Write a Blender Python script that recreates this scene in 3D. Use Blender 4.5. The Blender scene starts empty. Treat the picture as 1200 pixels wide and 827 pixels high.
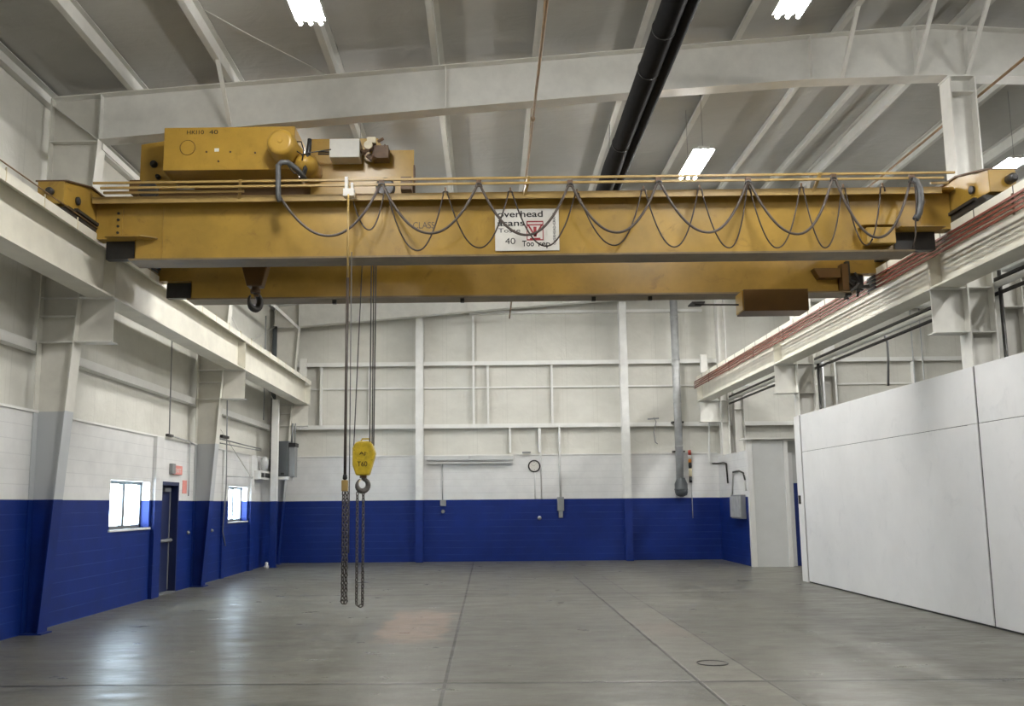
import bpy, math, random
from mathutils import Vector, Matrix
random.seed(7)
C = bpy.context.scene.collection
PI = math.pi

# ------------------------------------------------------------------ camera (fitted to the photograph)
H = 1.7
FOC, CX, CY = 1090.0, 558.8, 435.0
YAW, PITCH, ROLL = -0.0101, 0.1406, -0.009
_fw = Vector((math.sin(YAW)*math.cos(PITCH), math.cos(YAW)*math.cos(PITCH), math.sin(PITCH)))
_rt0 = Vector((math.cos(YAW), -math.sin(YAW), 0)); _up0 = _rt0.cross(_fw)
_rt = math.cos(ROLL)*_rt0 + math.sin(ROLL)*_up0
_up = -math.sin(ROLL)*_rt0 + math.cos(ROLL)*_up0
def _ray(a, b): return _fw + (a-CX)/FOC*_rt + (CY-b)/FOC*_up
def aY(a, b, y): d = _ray(a, b); p = d*(y/d.y); return Vector((p.x, y, p.z+H))
def aX(a, b, x): d = _ray(a, b); p = d*(x/d.x); return Vector((x, p.y, p.z+H))
def aZ(a, b, z): d = _ray(a, b); p = d*((z-H)/d.z); return Vector((p.x, p.y, z))

cam = bpy.data.cameras.new('camera'); co = bpy.data.objects.new('camera', cam); C.objects.link(co)
co.matrix_world = Matrix(((_rt.x, _up.x, -_fw.x, 0), (_rt.y, _up.y, -_fw.y, 0), (_rt.z, _up.z, -_fw.z, H), (0, 0, 0, 1)))
cam.sensor_width = 36; cam.sensor_fit = 'HORIZONTAL'; cam.lens = FOC*36/1200
cam.shift_x = (600-CX)/1200; cam.shift_y = (CY-413.5)/1200
cam.clip_start = .05; cam.clip_end = 300
bpy.context.scene.camera = co

# ------------------------------------------------------------------ materials
class NT:
    def __init__(s, name):
        s.m = bpy.data.materials.new(name); s.m.use_nodes = True
        s.t = s.m.node_tree; s.n = s.t.nodes; s.b = s.n['Principled BSDF']
        s._pos = None
    def node(s, typ, **kw):
        n = s.n.new(typ)
        for k, v in kw.items(): setattr(n, k, v)
        return n
    def link(s, a, b): s.t.links.new(a, b)
    def val(s, sock, v):
        if hasattr(v, 'is_linked') or hasattr(v, 'links'): s.link(v, sock)
        else: sock.default_value = v
    def pos(s):
        if not s._pos: s._pos = s.node('ShaderNodeNewGeometry').outputs['Position']
        return s._pos
    def axis(s, i):
        x = s.node('ShaderNodeSeparateXYZ'); s.link(s.pos(), x.inputs[0]); return x.outputs[i]
    def math(s, op, a, b=0., c=0.):
        n = s.node('ShaderNodeMath', operation=op)
        s.val(n.inputs[0], a); s.val(n.inputs[1], b); s.val(n.inputs[2], c); return n.outputs[0]
    def noise(s, scale, detail=4, rough=.55, stretch=None, dist=0., vec=None):
        n = s.node('ShaderNodeTexNoise'); n.inputs['Scale'].default_value = scale; n.inputs['Detail'].default_value = detail
        n.inputs['Roughness'].default_value = rough; n.inputs['Distortion'].default_value = dist
        v = vec or s.pos()
        if stretch:
            m = s.node('ShaderNodeMapping'); m.inputs['Scale'].default_value = stretch; s.link(v, m.inputs[0]); v = m.outputs[0]
        s.link(v, n.inputs['Vector']); return n.outputs['Fac']
    def ramp(s, f, lo, hi, a=0., b=1.):
        n = s.node('ShaderNodeMapRange'); s.val(n.inputs[0], f)
        for i, v in enumerate((lo, hi, a, b)): n.inputs[i+1].default_value = v
        return n.outputs[0]
    def mix(s, f, a, b):
        n = s.node('ShaderNodeMix', data_type='RGBA'); s.val(n.inputs[0], f)
        for k, v in ((6, a), (7, b)):
            if isinstance(v, (tuple, list)): n.inputs[k].default_value = (*v[:3], 1)
            else: s.link(v, n.inputs[k])
        return n.outputs[2]
    def bump(s, h, strength=.3, dist=.01):
        n = s.node('ShaderNodeBump'); n.inputs['Strength'].default_value = strength; n.inputs['Distance'].default_value = dist
        s.link(h, n.inputs['Height']); s.link(n.outputs[0], s.b.inputs['Normal'])
    def out(s, col, rough=.5, metal=0., spec=.5):
        s.val(s.b.inputs['Base Color'], (*col, 1) if isinstance(col, tuple) else col)
        s.val(s.b.inputs['Roughness'], rough); s.b.inputs['Metallic'].default_value = metal
        s.b.inputs['Specular IOR Level'].default_value = spec
        return s.m
    def line(s, coord, pitch, width, off=0.):
        f = s.math('FRACT', s.math('DIVIDE', s.math('ADD', coord, off), pitch))
        return s.math('LESS_THAN', f, width/pitch)

def paint(name, col, rough=.5, var=.12, scale=3., metal=0., stain=None, spec=.5):
    t = NT(name)
    f = t.ramp(t.noise(scale, 5, .6), .3, .7)
    c = t.mix(f, tuple(x*(1-var) for x in col), tuple(min(1, x*(1+var*.6)) for x in col))
    if stain:
        g = t.ramp(t.noise(scale*2.3, 6, .65, dist=1.), .58, .72)
        c = t.mix(t.math('MULTIPLY', g, stain[1]), c, stain[0])
    return t.out(c, rough, metal, spec)

BLUE = (.0033, .020, .158); GREYW = (.62, .625, .62); CREAM = (.70, .675, .60); PANEL = (.70, .685, .63)
BLUE_Z = 1.8

def m_block():
    t = NT('painted_block')
    z = t.axis(2)
    j = t.line(z, .2, .011, .0)
    n = t.ramp(t.noise(2.2, 5, .6), .3, .7)
    white = t.mix(n, (.70, .70, .69), (.80, .80, .785))
    white = t.mix(t.math('MULTIPLY', j, .45), white, (.56, .56, .56))
    blue = t.mix(n, tuple(x*.86 for x in BLUE), tuple(x*1.12 for x in BLUE))
    blue = t.mix(t.math('MULTIPLY', j, t.ramp(t.noise(.9, 3), .40, .58, .1, .9)), blue, (.03, .065, .23))
    c = t.mix(t.math('LESS_THAN', z, BLUE_Z), white, blue)
    h = t.math('SUBTRACT', t.math('MULTIPLY', t.noise(45, 2), .3), j)
    t.bump(h, .35, .01)
    return t.out(c, .5, 0., .28)
def m_twotone(name, top, mid=None, rough=.5):
    t = NT(name); z = t.axis(2); n = t.ramp(t.noise(3, 5, .6), .3, .7)
    a = t.mix(n, tuple(x*.88 for x in top), tuple(x*1.03 for x in top))
    if mid: a = t.mix(t.math('LESS_THAN', z, 3.02), a, mid)
    b = t.mix(n, tuple(x*.85 for x in BLUE), tuple(x*1.1 for x in BLUE))
    return t.out(t.mix(t.math('LESS_THAN', z, BLUE_Z), a, b), rough, 0., .3)
def m_panel(ax, name):
    t = NT(name); x = t.axis(ax)
    s1 = t.line(x, .91, .02, .3); s2 = t.line(x, .91, .012, .42)
    n = t.ramp(t.noise(1.3, 6, .6, stretch=(1, 1, 1.6)), .3, .7)
    c = t.mix(n, (.64, .628, .565), (.74, .728, .665))
    c = t.mix(t.math('MULTIPLY', t.math('ADD', s1, s2), .28), c, (.50, .49, .44))
    w = t.noise(2.2, 4, .6, dist=1.5)
    t.bump(t.math('SUBTRACT', t.math('MULTIPLY', w, 1.2), s1), .35, .03)
    return t.out(c, .55)
def m_roof():
    t = NT('roof_insulation')
    n = t.ramp(t.noise(.8, 5, .6), .3, .7)
    c = t.mix(n, (.41, .405, .378), (.48, .475, .445))
    w = t.noise(1.6, 4, .55, dist=.8); w2 = t.noise(5, 3, .5, stretch=(.3, 2.2, 1))
    t.bump(t.math('ADD', w, t.math('MULTIPLY', w2, .3)), .4, .05)
    return t.out(c, .6)
def m_floor():
    t = NT('polished_concrete')
    x, y = t.axis(0), t.axis(1)
    big = t.ramp(t.noise(.55, 6, .62, dist=.6), .3, .72)
    fine = t.ramp(t.noise(3.4, 10, .74, stretch=(.6, 1.3, 1)), .34, .68)
    c = t.mix(big, (.056, .0555, .042), (.106, .104, .082))
    c = t.mix(t.math('MULTIPLY', fine, .75), c, (.178, .174, .142))
    st_ = t.ramp(t.noise(1.25, 7, .66, stretch=(.42, 1.15, 1), dist=.5), .36, .64)
    c = t.mix(t.math('MULTIPLY', st_, .6), c, (.185, .181, .150))
    sp = t.ramp(t.noise(2.1, 6, .7, stretch=(.7, 1.4, 1), dist=.4), .60, .78)
    c = t.mix(t.math('MULTIPLY', sp, .55), c, (.04, .0385, .031))
    lt = t.ramp(t.noise(1.4, 6, .7, stretch=(.7, 1.4, 1), dist=.6), .58, .74)
    c = t.mix(t.math('MULTIPLY', lt, .4), c, (.25, .238, .21))
    # new concrete strip over the old trench
    def inside(v, lo, hi): return t.math('MULTIPLY', t.math('GREATER_THAN', v, lo), t.math('LESS_THAN', v, hi))
    strip = t.math('MULTIPLY', inside(x, 2.0, 2.64), inside(y, -9., 15.35))
    c = t.mix(t.math('MULTIPLY', strip, .7), c, t.mix(fine, (.185, .178, .145), (.27, .258, .215)))
    rust = t.math('MULTIPLY', inside(x, 2.05, 2.6), t.ramp(t.math('ABSOLUTE', t.math('SUBTRACT', y, 12.9)), .3, .9, .35, 0.))
    c = t.mix(rust, c, (.27, .205, .165))
    # rubbed light brown patch
    wob = t.math('MULTIPLY', t.math('SUBTRACT', t.noise(1.8, 4), .5), .7)
    d1 = t.math('ABSOLUTE', t.math('ADD', t.math('SUBTRACT', x, -1.02), wob)); d2 = t.math('ABSOLUTE', t.math('ADD', t.math('SUBTRACT', y, 13.6), t.math('MULTIPLY', wob, 2.)))
    pt = t.math('MULTIPLY', t.ramp(d1, .38, .52, 1., 0.), t.ramp(d2, 1.3, 1.9, 1., 0.))
    pt = t.math('MULTIPLY', pt, t.ramp(t.noise(4.5, 6, .7, stretch=(.7, 1.6, 1), dist=1.), .35, .5, .35, 1.))
    c = t.mix(pt, c, (.30, .225, .17))
    # broad darker traffic band by the partition
    band = t.math('ABSOLUTE', t.math('SUBTRACT', x, 4.85))
    c = t.mix(t.ramp(band, .1, .5, .35, 0.), c, (.085, .08, .07))
    # saw-cut joints
    def cut(v, p, w): return t.ramp(t.math('ABSOLUTE', t.math('SUBTRACT', v, p)), w*.5, w, 1., 0.)
    js = cut(x, -.42, .022)
    for k in (cut(y, 9.2, .05), cut(y, 17.9, .05), t.math('MULTIPLY', cut(x, 2.0, .022), t.math('LESS_THAN', y, 22.2)), t.math('MULTIPLY', cut(x, 2.64, .014), t.math('LESS_THAN', y, 22.)), cut(x, 7.5, .014)):
        js = t.math('MAXIMUM', js, k)
    c = t.mix(t.math('MULTIPLY', js, .85), c, (.022, .02, .017))
    h = t.math('SUBTRACT', t.math('ADD', t.math('MULTIPLY', t.noise(2.6, 5, .6, stretch=(.5, 1.3, 1)), 1.6), t.math('MULTIPLY', big, .6)), t.math('MULTIPLY', js, 1.2))
    t.bump(h, .22, .03)
    r = t.ramp(t.noise(1.9, 6, .65, stretch=(.7, 1.4, 1)), .32, .68, .26, .46)
    return t.out(c, r, 0., .38)
def emis(name, col, s):
    m = bpy.data.materials.new(name); m.use_nodes = True; n = m.node_tree.nodes; n.clear()
    e = n.new('ShaderNodeEmission'); e.inputs[0].default_value = (*col, 1); e.inputs[1].default_value = s
    o = n.new('ShaderNodeOutputMaterial'); m.node_tree.links.new(e.outputs[0], o.inputs[0]); return m
def glass(name):
    m = bpy.data.materials.new(name); m.use_nodes = True; n = m.node_tree.nodes; l = m.node_tree.links; n.clear()
    tr = n.new('ShaderNodeBsdfTransparent'); tr.inputs[0].default_value = (.96, .98, .98, 1)
    gl = n.new('ShaderNodeBsdfGlossy'); gl.inputs['Roughness'].default_value = .02
    mx = n.new('ShaderNodeMixShader'); mx.inputs[0].default_value = .07; o = n.new('ShaderNodeOutputMaterial')
    l.new(tr.outputs[0], mx.inputs[1]); l.new(gl.outputs[0], mx.inputs[2]); l.new(mx.outputs[0], o.inputs[0]); return m

M = dict(
    block=m_block(), panel_x=m_panel(1, 'wall_panel_side'), panel_y=m_panel(0, 'wall_panel_end'), roof=m_roof(), floor=m_floor(),
    steel=paint('white_steel', (.76, .75, .70), .45, .08, 4), beam=paint('cream_beam_paint', (.78, .752, .65), .42, .10, 2.5),
    col2=m_twotone('column_paint', (.74, .72, .65), (.53, .55, .56)), post2=m_twotone('post_paint', (.85, .85, .82)),
    purlin=paint('purlin_paint', (.62, .615, .575), .5, .08, 3),
    part=paint('partition_paint', (.80, .80, .795), .45, .05, 1.2, stain=((.62, .63, .635), .35)),
    greypan=paint('grey_white_paint', (.60, .61, .60), .45, .06, 1.6),
    bluep=paint('blue_paint', BLUE, .42, .12, 3), dblue=paint('dark_blue_door_paint', (.012, .02, .075), .4, .1, 3),
    yellow=paint('crane_yellow', (.40, .245, .042), .34, .26, 1.5, stain=((.22, .12, .025), .7)),
    yellow2=paint('hoist_yellow', (.45, .272, .042), .32, .14, 3.0, stain=((.25, .13, .02), .4)),
    brightyel=paint('hook_block_yellow', (.66, .47, .03), .4, .2, 14, stain=((.14, .09, .015), .7)),
    palegold=paint('festoon_track_paint', (.40, .27, .09), .4, .15, 5), cream=paint('cream_enamel', (.74, .66, .46), .45, .15, 9),
    rust=paint('rusty_brown_steel', (.13, .075, .04), .6, .35, 14), boxbrown=paint('brown_enamel_and_shade', (.12, .06, .013), .45, .15, 5),  # boxbrown also paints shade onto the trolley frame and main hook shell
    dark=paint('dark_steel', (.03, .028, .026), .45, .3, 10), black=paint('black_rubber', (.012, .012, .013), .55, .2, 8),
    cable=paint('grey_cable_sheath', (.082, .064, .052), .5, .15, 6), thin=paint('dark_cable_sheath', (.035, .022, .014), .5, .15, 6),
    hose=paint('grey_hose', (.095, .098, .10), .5, .15, 6), rope=paint('wire_rope_steel', (.10, .095, .09), .4, .3, 40),
    chain=paint('chain_steel', (.13, .12, .11), .4, .4, 30, metal=.6), galv=paint('galvanised_steel', (.50, .51, .51), .38, .18, 6, metal=.15),
    alu=paint('aluminium_frame', (.20, .21, .215), .45, .1, 8), dkgrey=paint('dark_grey_enamel', (.09, .10, .105), .45, .08, 4),
    midgrey=paint('mid_grey_enamel', (.25, .26, .265), .45, .08, 4), whitep=paint('white_enamel', (.74, .74, .72), .4, .05, 4),
    signw=paint('sign_white', (.72, .70, .64), .5, .05, 12), ink=paint('black_ink', (.012, .011, .01), .6, 0, 5), red=paint('sign_red', (.33, .03, .035), .5, .1, 9),
    exitpink=paint('faded_exit_sign', (.78, .30, .26), .45, .08, 20), copper=paint('conductor_red', (.20, .055, .035), .45, .25, 8),
    pipe=paint('brown_pipe', (.25, .15, .07), .5, .25, 6), fabric=paint('black_duct_fabric', (.010, .010, .011), .85, .3, 5, spec=.15),
    lamp_red=paint('lens_red', (.45, .05, .03), .3, .1, 9), lamp_amb=paint('lens_amber', (.6, .22, .04), .3, .1, 9),
    dirty=paint('grimy_brown_flange', (.20, .145, .075), .5, .25, 3.5),
    lid=paint('worn_iron_lid', (.16, .15, .125), .5, .2, 12),
    girt=paint('bright_white_steel', (.84, .835, .80), .42, .05, 4),
    tube=emis('fluorescent_tube', (1.0, .985, .955), 88.0), glass=glass('window_glass'), refl=paint('lamp_reflector', (.8, .8, .8), .35, .02, 4),
    wire=paint('hanger_wire', (.22, .22, .21), .5, .1, 9),
)

# ------------------------------------------------------------------ mesh builder
class MB:
    def __init__(s): s.v = []; s.f = []; s.sm = []
    def add(s, vs, fs, smooth=False):
        b = len(s.v); s.v += [tuple(v) for v in vs]; s.f += [tuple(i+b for i in f) for f in fs]; s.sm += [smooth]*len(fs); return s
    def box(s, x0, x1, y0, y1, z0, z1):
        x0, x1 = sorted((x0, x1)); y0, y1 = sorted((y0, y1)); z0, z1 = sorted((z0, z1))
        return s.add([(x, y, z) for z in (z0, z1) for y in (y0, y1) for x in (x0, x1)],
                     [(0, 2, 3, 1), (4, 5, 7, 6), (0, 1, 5, 4), (2, 6, 7, 3), (0, 4, 6, 2), (1, 3, 7, 5)])
    def prism(s, poly, ax, a, b):
        """poly: 2-D outline; ax: 'x','y','z' the extrusion axis."""
        n = len(poly)
        def P(p, t): return {'x': (t, p[0], p[1]), 'y': (p[0], t, p[1]), 'z': (p[0], p[1], t)}[ax]
        vs = [P(p, a) for p in poly] + [P(p, b) for p in poly]
        fs = [tuple(range(n)), tuple(range(2*n-1, n-1, -1))] + [(i, i+n, (i+1) % n+n, (i+1) % n) for i in range(n)]
        return s.add(vs, fs)
    def tube(s, pts, r, n=8, closed=False, caps=True):
        pts = [Vector(p) for p in pts]; rs = r if isinstance(r, (list, tuple)) else [r]*len(pts)
        vs = []; N = len(pts); up = None
        for i, p in enumerate(pts):
            if closed: d = pts[(i+1) % N]-pts[i-1]
            else: d = pts[min(i+1, N-1)]-pts[max(i-1, 0)]
            d.normalize()
            if up is None:
                up = Vector((0, 0, 1)) if abs(d.z) < .9 else Vector((1, 0, 0))
            u = (up-d*up.dot(d)); u = u.normalized() if u.length > 1e-6 else d.orthogonal().normalized()
            up = u; w = d.cross(u)
            vs += [p+(u*math.cos(2*PI*k/n)+w*math.sin(2*PI*k/n))*rs[i] for k in range(n)]
        fs = []
        for i in range(N if closed else N-1):
            j = (i+1) % N
            fs += [(i*n+k, i*n+(k+1) % n, j*n+(k+1) % n, j*n+k) for k in range(n)]
        s.add(vs, fs, True)
        if caps and not closed:
            b = len(s.v)-len(vs)
            s.f += [tuple(b+k for k in reversed(range(n))), tuple(b+(N-1)*n+k for k in range(n))]; s.sm += [False, False]
        return s
    def bar(s, a, b, w, t=None):
        """square bar between two points"""
        a, b = Vector(a), Vector(b); d = (b-a).normalized(); t = t or w
        u = Vector((0, 0, 1)) if abs(d.z) < .95 else Vector((0, 1, 0))
        x = d.cross(u).normalized()*w/2; y = x.cross(d).normalized()*t/2
        vs = [p+sx*x+sy*y for p in (a, b) for sx, sy in ((-1, -1), (1, -1), (1, 1), (-1, 1))]
        return s.add(vs, [(3, 2, 1, 0), (4, 5, 6, 7), (0, 1, 5, 4), (1, 2, 6, 5), (2, 3, 7, 6), (3, 0, 4, 7)])
    def lathe(s, prof, origin, axis='z', n=24):
        """prof: (radius, along)"""
        o = Vector(origin); vs = []
        A = {'x': (Vector((1, 0, 0)), Vector((0, 1, 0)), Vector((0, 0, 1))), 'y': (Vector((0, 1, 0)), Vector((0, 0, 1)), Vector((1, 0, 0))), 'z': (Vector((0, 0, 1)), Vector((1, 0, 0)), Vector((0, 1, 0)))}[axis]
        for r, t in prof:
            vs += [o+A[0]*t+(A[1]*math.cos(2*PI*k/n)+A[2]*math.sin(2*PI*k/n))*max(r, 1e-4) for k in range(n)]
        fs = []
        for i in range(len(prof)-1): fs += [(i*n+k, i*n+(k+1) % n, (i+1)*n+(k+1) % n, (i+1)*n+k) for k in range(n)]
        fs += [tuple(reversed(range(n))), tuple((len(prof)-1)*n+k for k in range(n))]
        b = len(s.f); s.add(vs, fs, True); s.sm[-1] = s.sm[-2] = False
        return s
    def build(s, name, mat, parent=None, bevel=0., origin=None):
        me = bpy.data.meshes.new(name)
        if parent is not None:
            o0 = Vector((0, 0, 0)); q = parent
            while q is not None: o0 += q.location; q = q.parent
        elif origin is not None: o0 = Vector(origin)
        else:
            xs, ys, zs = zip(*s.v); o0 = Vector(((min(xs)+max(xs))/2, (min(ys)+max(ys))/2, min(zs)))
        me.from_pydata([tuple(Vector(v)-o0) for v in s.v], [], s.f)
        me.polygons.foreach_set('use_smooth', s.sm)
        me.materials.append(M[mat] if isinstance(mat, str) else mat)
        ob = bpy.data.objects.new(name, me); C.objects.link(ob)
        import bmesh
        bm = bmesh.new(); bm.from_mesh(me); bmesh.ops.recalc_face_normals(bm, faces=bm.faces); bm.to_mesh(me); bm.free()
        if parent is not None: ob.parent = parent
        else: ob.location = o0
        if bevel:
            b = ob.modifiers.new('edge', 'BEVEL'); b.width = bevel; b.segments = 2; b.limit_method = 'ANGLE'; b.angle_limit = .7
        return ob

def tag(o, label=None, cat=None, group=None, kind=None):
    if label: o['label'] = label
    if cat: o['category'] = cat
    if group: o['group'] = group
    if kind: o['kind'] = kind
    return o
def thing(name, label, cat, loc, group=None, kind=None):
    o = bpy.data.objects.new(name, None); C.objects.link(o); o.location = loc; o.empty_display_size = .2
    return tag(o, label, cat, group, kind)
def text(name, s, size, origin, mat, parent, right=(1, 0, 0), up=(0, 0, 1), width=None, depth=.002, bold=0.):
    cu = bpy.data.curves.new(name, 'FONT'); cu.body = s; cu.size = size; cu.extrude = depth; cu.offset = bold
    t = bpy.data.objects.new(name+'_curve', cu); C.objects.link(t)
    bpy.context.view_layer.update()
    me = bpy.data.meshes.new_from_object(t.evaluated_get(bpy.context.evaluated_depsgraph_get()))
    C.objects.unlink(t); bpy.data.objects.remove(t)
    r, u = Vector(right), Vector(up); k = 1.
    xs = [v.co.x for v in me.vertices]
    if width and xs: k = width/(max(xs)-min(xs))
    n = r.cross(u); o0 = Vector((0, 0, 0)); q = parent
    while q is not None: o0 += q.location; q = q.parent
    x0 = min(xs) if xs else 0
    for v in me.vertices:
        c = v.co.copy(); v.co = Vector(origin)+r*((c.x-x0)*k)+u*c.y+n*c.z-o0
    me.materials.clear(); me.materials.append(M[mat])
    ob = bpy.data.objects.new(name, me); C.objects.link(ob); ob.parent = parent; return ob

# ------------------------------------------------------------------ setting: shell
XL, XP, YB, XR, YF = -6.29, 6.71, 27.85, 19.4, -8.7
RIDGE = 6.6
def zt(x):      # top of the rafters
    return 8.02+.0733*(x+.58) if x <= RIDGE else 8.02+.0733*(RIDGE+.58)-.0733*(x-RIDGE)
fl = MB().box(XL-.5, XR+.3, YF-.3, YB+.5, -.2, 0).build('floor', 'floor'); tag(fl, 'worn grey polished concrete floor with saw-cut joints', 'floor', kind='structure')
cl = thing('ceiling', 'white insulated metal roof underside above the purlins', 'ceiling', (0, 0, 8), kind='structure')
cm = MB(); e = .21
cm.prism([(XL-.3, zt(XL-.3)+e), (RIDGE, zt(RIDGE)+e), (XR+.3, zt(XR+.3)+e), (XR+.3, zt(XR+.3)+e+.1), (RIDGE, zt(RIDGE)+e+.1), (XL-.3, zt(XL-.3)+e+.1)], 'y', YF-.3, YB+.5)
cm.build('roof_lining', 'roof', cl)

# --- left wall: block to 3.0 m with openings, metal panel above
W1 = (15.58, 17.40, 1.31, 2.14); W2 = (22.75, 24.5, 1.30, 2.16); D1 = (18.0, 19.02, 0.0, 2.17)
wl = thing('wall_left', 'side wall of painted block below and white metal panels above', 'wall', (XL, 10, 0), kind='structure')
b = MB(); ycur = YF; x0, x1 = XL-.24, XL
for (ya, yb_, za, zb) in (W1, D1, W2):
    b.box(x0, x1, ycur, ya, 0, 3.0)
    if za > 0: b.box(x0, x1, ya, yb_, 0, za)
    b.box(x0, x1, ya, yb_, zb, 3.0); ycur = yb_
b.box(x0, x1, ycur, YB+.24, 0, 3.0)
b.build('block_base', 'block', wl)
MB().box(XL-.24, XL-.17, YF, YB+.2, 3.0, 7.85).build('metal_panel', 'panel_x', wl)
MB().box(XL-.02, XL+.025, YF, YB, 3.0, 3.035).build('ledge_flashing', 'girt', wl)
p = MB()
for ya in (17.50, 24.62): p.box(XL, XL+.07, ya, ya+.38, 0, 3.0)
p.box(XL, XL+.05, 22.1, 22.35, 0, 3.0)
tag(p.build('pilaster', 'block', wl))
# --- back wall
wb = thing('wall_back', 'end wall of white and blue painted block with metal panels above', 'wall', (0, YB, 0), kind='structure')
MB().box(XL-.24, XR, YB, YB+.24, 0, 3.1).build('block_base', 'block', wb)
MB().prism([(XL-.24, 3.1), (XR, 3.1), (XR, zt(XR)+.25), (RIDGE, zt(RIDGE)+.25), (XL-.24, zt(XL)+.25)], 'y', YB+.19, YB+.24).build('metal_panel', 'panel_y', wb)
MB().box(XL, 6.85, YB-.03, YB+.2, 3.1, 3.135).build('ledge_flashing', 'girt', wb)
p = MB(); p.box(.66, .90, YB-.02, YB, 0, 3.1); p.build('block_pilaster', 'block', wb)
wf = MB().prism([(XL-.24, 0), (XR, 0), (XR, zt(XR)+.2), (RIDGE, zt(RIDGE)+.2), (XL-.24, zt(XL)+.2)], 'y', YF-.24, YF).build('wall_front', 'panel_y'); tag(wf, 'white metal wall behind the viewpoint', 'wall', kind='structure')
wr = MB().box(XR, XR+.24, YF, YB, 0, 7.75).build('wall_right', 'panel_x'); tag(wr, 'far side wall beyond the partition', 'wall', kind='structure')
# --- partition in two lengths
wp = thing('wall_partition', 'smooth white partition wall along the far aisle, lower than the crane rail', 'wall', (XP, 10, 0), kind='structure')
for ya, yb_ in ((12.745, 19.88), (YF, 12.70)):
    MB().box(XP-.018, XP, ya, yb_, .025, 2.71).build('lower_sheet', 'part', wp, .003)
    MB().box(XP-.018, XP, ya, yb_, 2.718, 3.5).build('upper_sheet', 'part', wp, .003)
for ya, yb_ in ((13.1, 19.88), (YF, 12.68)): MB().box(XP+.002, XP+.14, ya, yb_, 0, 3.49).build('core', 'black', wp)
MB().box(XP-.008, XP, YF, 19.88, 0, .025).build('floor_gap_shade', 'black', wp)  # black strip paints the shade in the gap along the floor
MB().box(XP-.004, XP+.003, 12.70, 12.745, 0, 3.5).build('joint_gap_shade', 'black', wp)  # black strip stands in for the shade of the open joint
MB().box(XP+.002, XP+.14, 19.88, 19.93, 0, 3.5).build('joint_gap_shade', 'black', wp)  # same painted shade in the gap beside the end post
MB().box(XP-.02, XP+.15, 19.95, 20.30, 0, 3.5).build('end_post', 'part', wp, .004)
MB().box(XP-.05, XP-.02, 20.12, 20.19, 1.62, 1.80).build('latch', 'dark', wp)
# --- recess at the back by the partition: block return wall, white panel, blue return
wq = thing('wall_recess', 'short wall in the back corner, blue block turning to a tall white panel', 'wall', (7.2, 25.5, 0), kind='structure')
MB().box(6.87, 7.22, 24.72, YB, 0, 3.02).build('block_return', 'block', wq)
MB().box(6.84, 6.97, 24.58, 24.72, 0, 3.27).build('corner_jamb', 'whitep', wq)
MB().box(6.97, 7.84, 24.6, 24.7, 0, 3.27).build('white_panel', 'greypan', wq)
MB().box(7.79, 7.89, 24.55, 24.7, 0, 3.27).build('door_jamb', 'whitep', wq)
MB().box(7.89, 8.07, 24.8, 24.9, 0, 2.95).build('door_stop', 'part', wq)
MB().box(7.89, 10.5, 24.9, 25.0, 2.15, 3.27).build('upper_sheet', 'greypan', wq)
MB().box(7.89, 10.5, 24.9, 25.0, 0, 2.15).build('blue_sheet', 'bluep', wq)
MB().box(6.75, 8.6, 24.45, 25.0, 3.29, 3.33).build('cap_flashing', 'steel', wq)
# --- windows and door
def window(i, W, label, n):
    t = thing('window_%d' % i, label, 'window', (XL-.2, W[0], W[2]), kind='structure')
    xa, xb = XL-.22, XL-.16; w = .055
    f = MB(); f.box(xa, xb, W[0], W[1], W[2], W[2]+w); f.box(xa, xb, W[0], W[1], W[3]-w, W[3]); f.box(xa, xb, W[0], W[0]+w, W[2], W[3]); f.box(xa, xb, W[1]-w, W[1], W[2], W[3])
    f.build('window_frame', 'alu', t)
    m = (W[0]+W[1])/2+.05
    MB().box(xa+.005, xb+.012, m-.055, m+.055, W[2]+w, W[3]-w).build('mullion', 'alu', t)
    for ya, yb_ in ((W[0]+w, m-.055), (m+.055, W[1]-w)): MB().box(xa+.02, xa+.026, ya, yb_, W[2]+w, W[3]-w).build('pane', 'glass', t)
    MB().box(XL-.2, XL+.03, W[0]-.03, W[1]+.04, W[2]-.035, W[2]).build('window_sill', 'whitep', t)
    return t
window(1, W1, 'sliding window beside the dark blue door', 2)
w2 = window(2, W2, 'narrow-looking window past the tapered column, by the back corner', 2)
d = thing('door_1', 'dark blue steel exit door with a push bar', 'door', (XL, 18.5, 0), kind='structure')
xa = XL-.14
MB().box(xa-.04, xa, D1[0]+.05, D1[1]-.05, .02, D1[3]-.06).build('door_leaf', 'dblue', d)
f = MB(); f.box(xa-.05, XL+.015, D1[0], D1[0]+.055, 0, D1[3]); f.box(xa-.05, XL+.015, D1[1]-.055, D1[1], 0, D1[3]); f.box(xa-.05, XL+.015, D1[0], D1[1], D1[3]-.07, D1[3]); f.build('door_frame', 'dblue', d)
MB().tube([(xa+.07, D1[0]+.12, 1.02), (xa+.07, D1[1]-.13, 1.02)], .03, 10).box(xa, xa+.07, D1[0]+.11, D1[0]+.17, .98, 1.06).box(xa, xa+.07, D1[1]-.19, D1[1]-.13, .98, 1.06).build('push_bar', 'midgrey', d)
MB().box(xa, xa+.06, D1[1]-.55, D1[1]-.2, D1[3]-.19, D1[3]-.12).build('door_closer', 'alu', d)
MB().box(xa, xa+.012, D1[1]-.1, D1[1]-.07, .05, D1[3]-.12).build('edge_strip', 'midgrey', d)
MB().box(xa-.05, XL+.02, D1[0]+.05, D1[1]-.05, 0, .02).build('threshold', 'alu', d)

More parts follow.
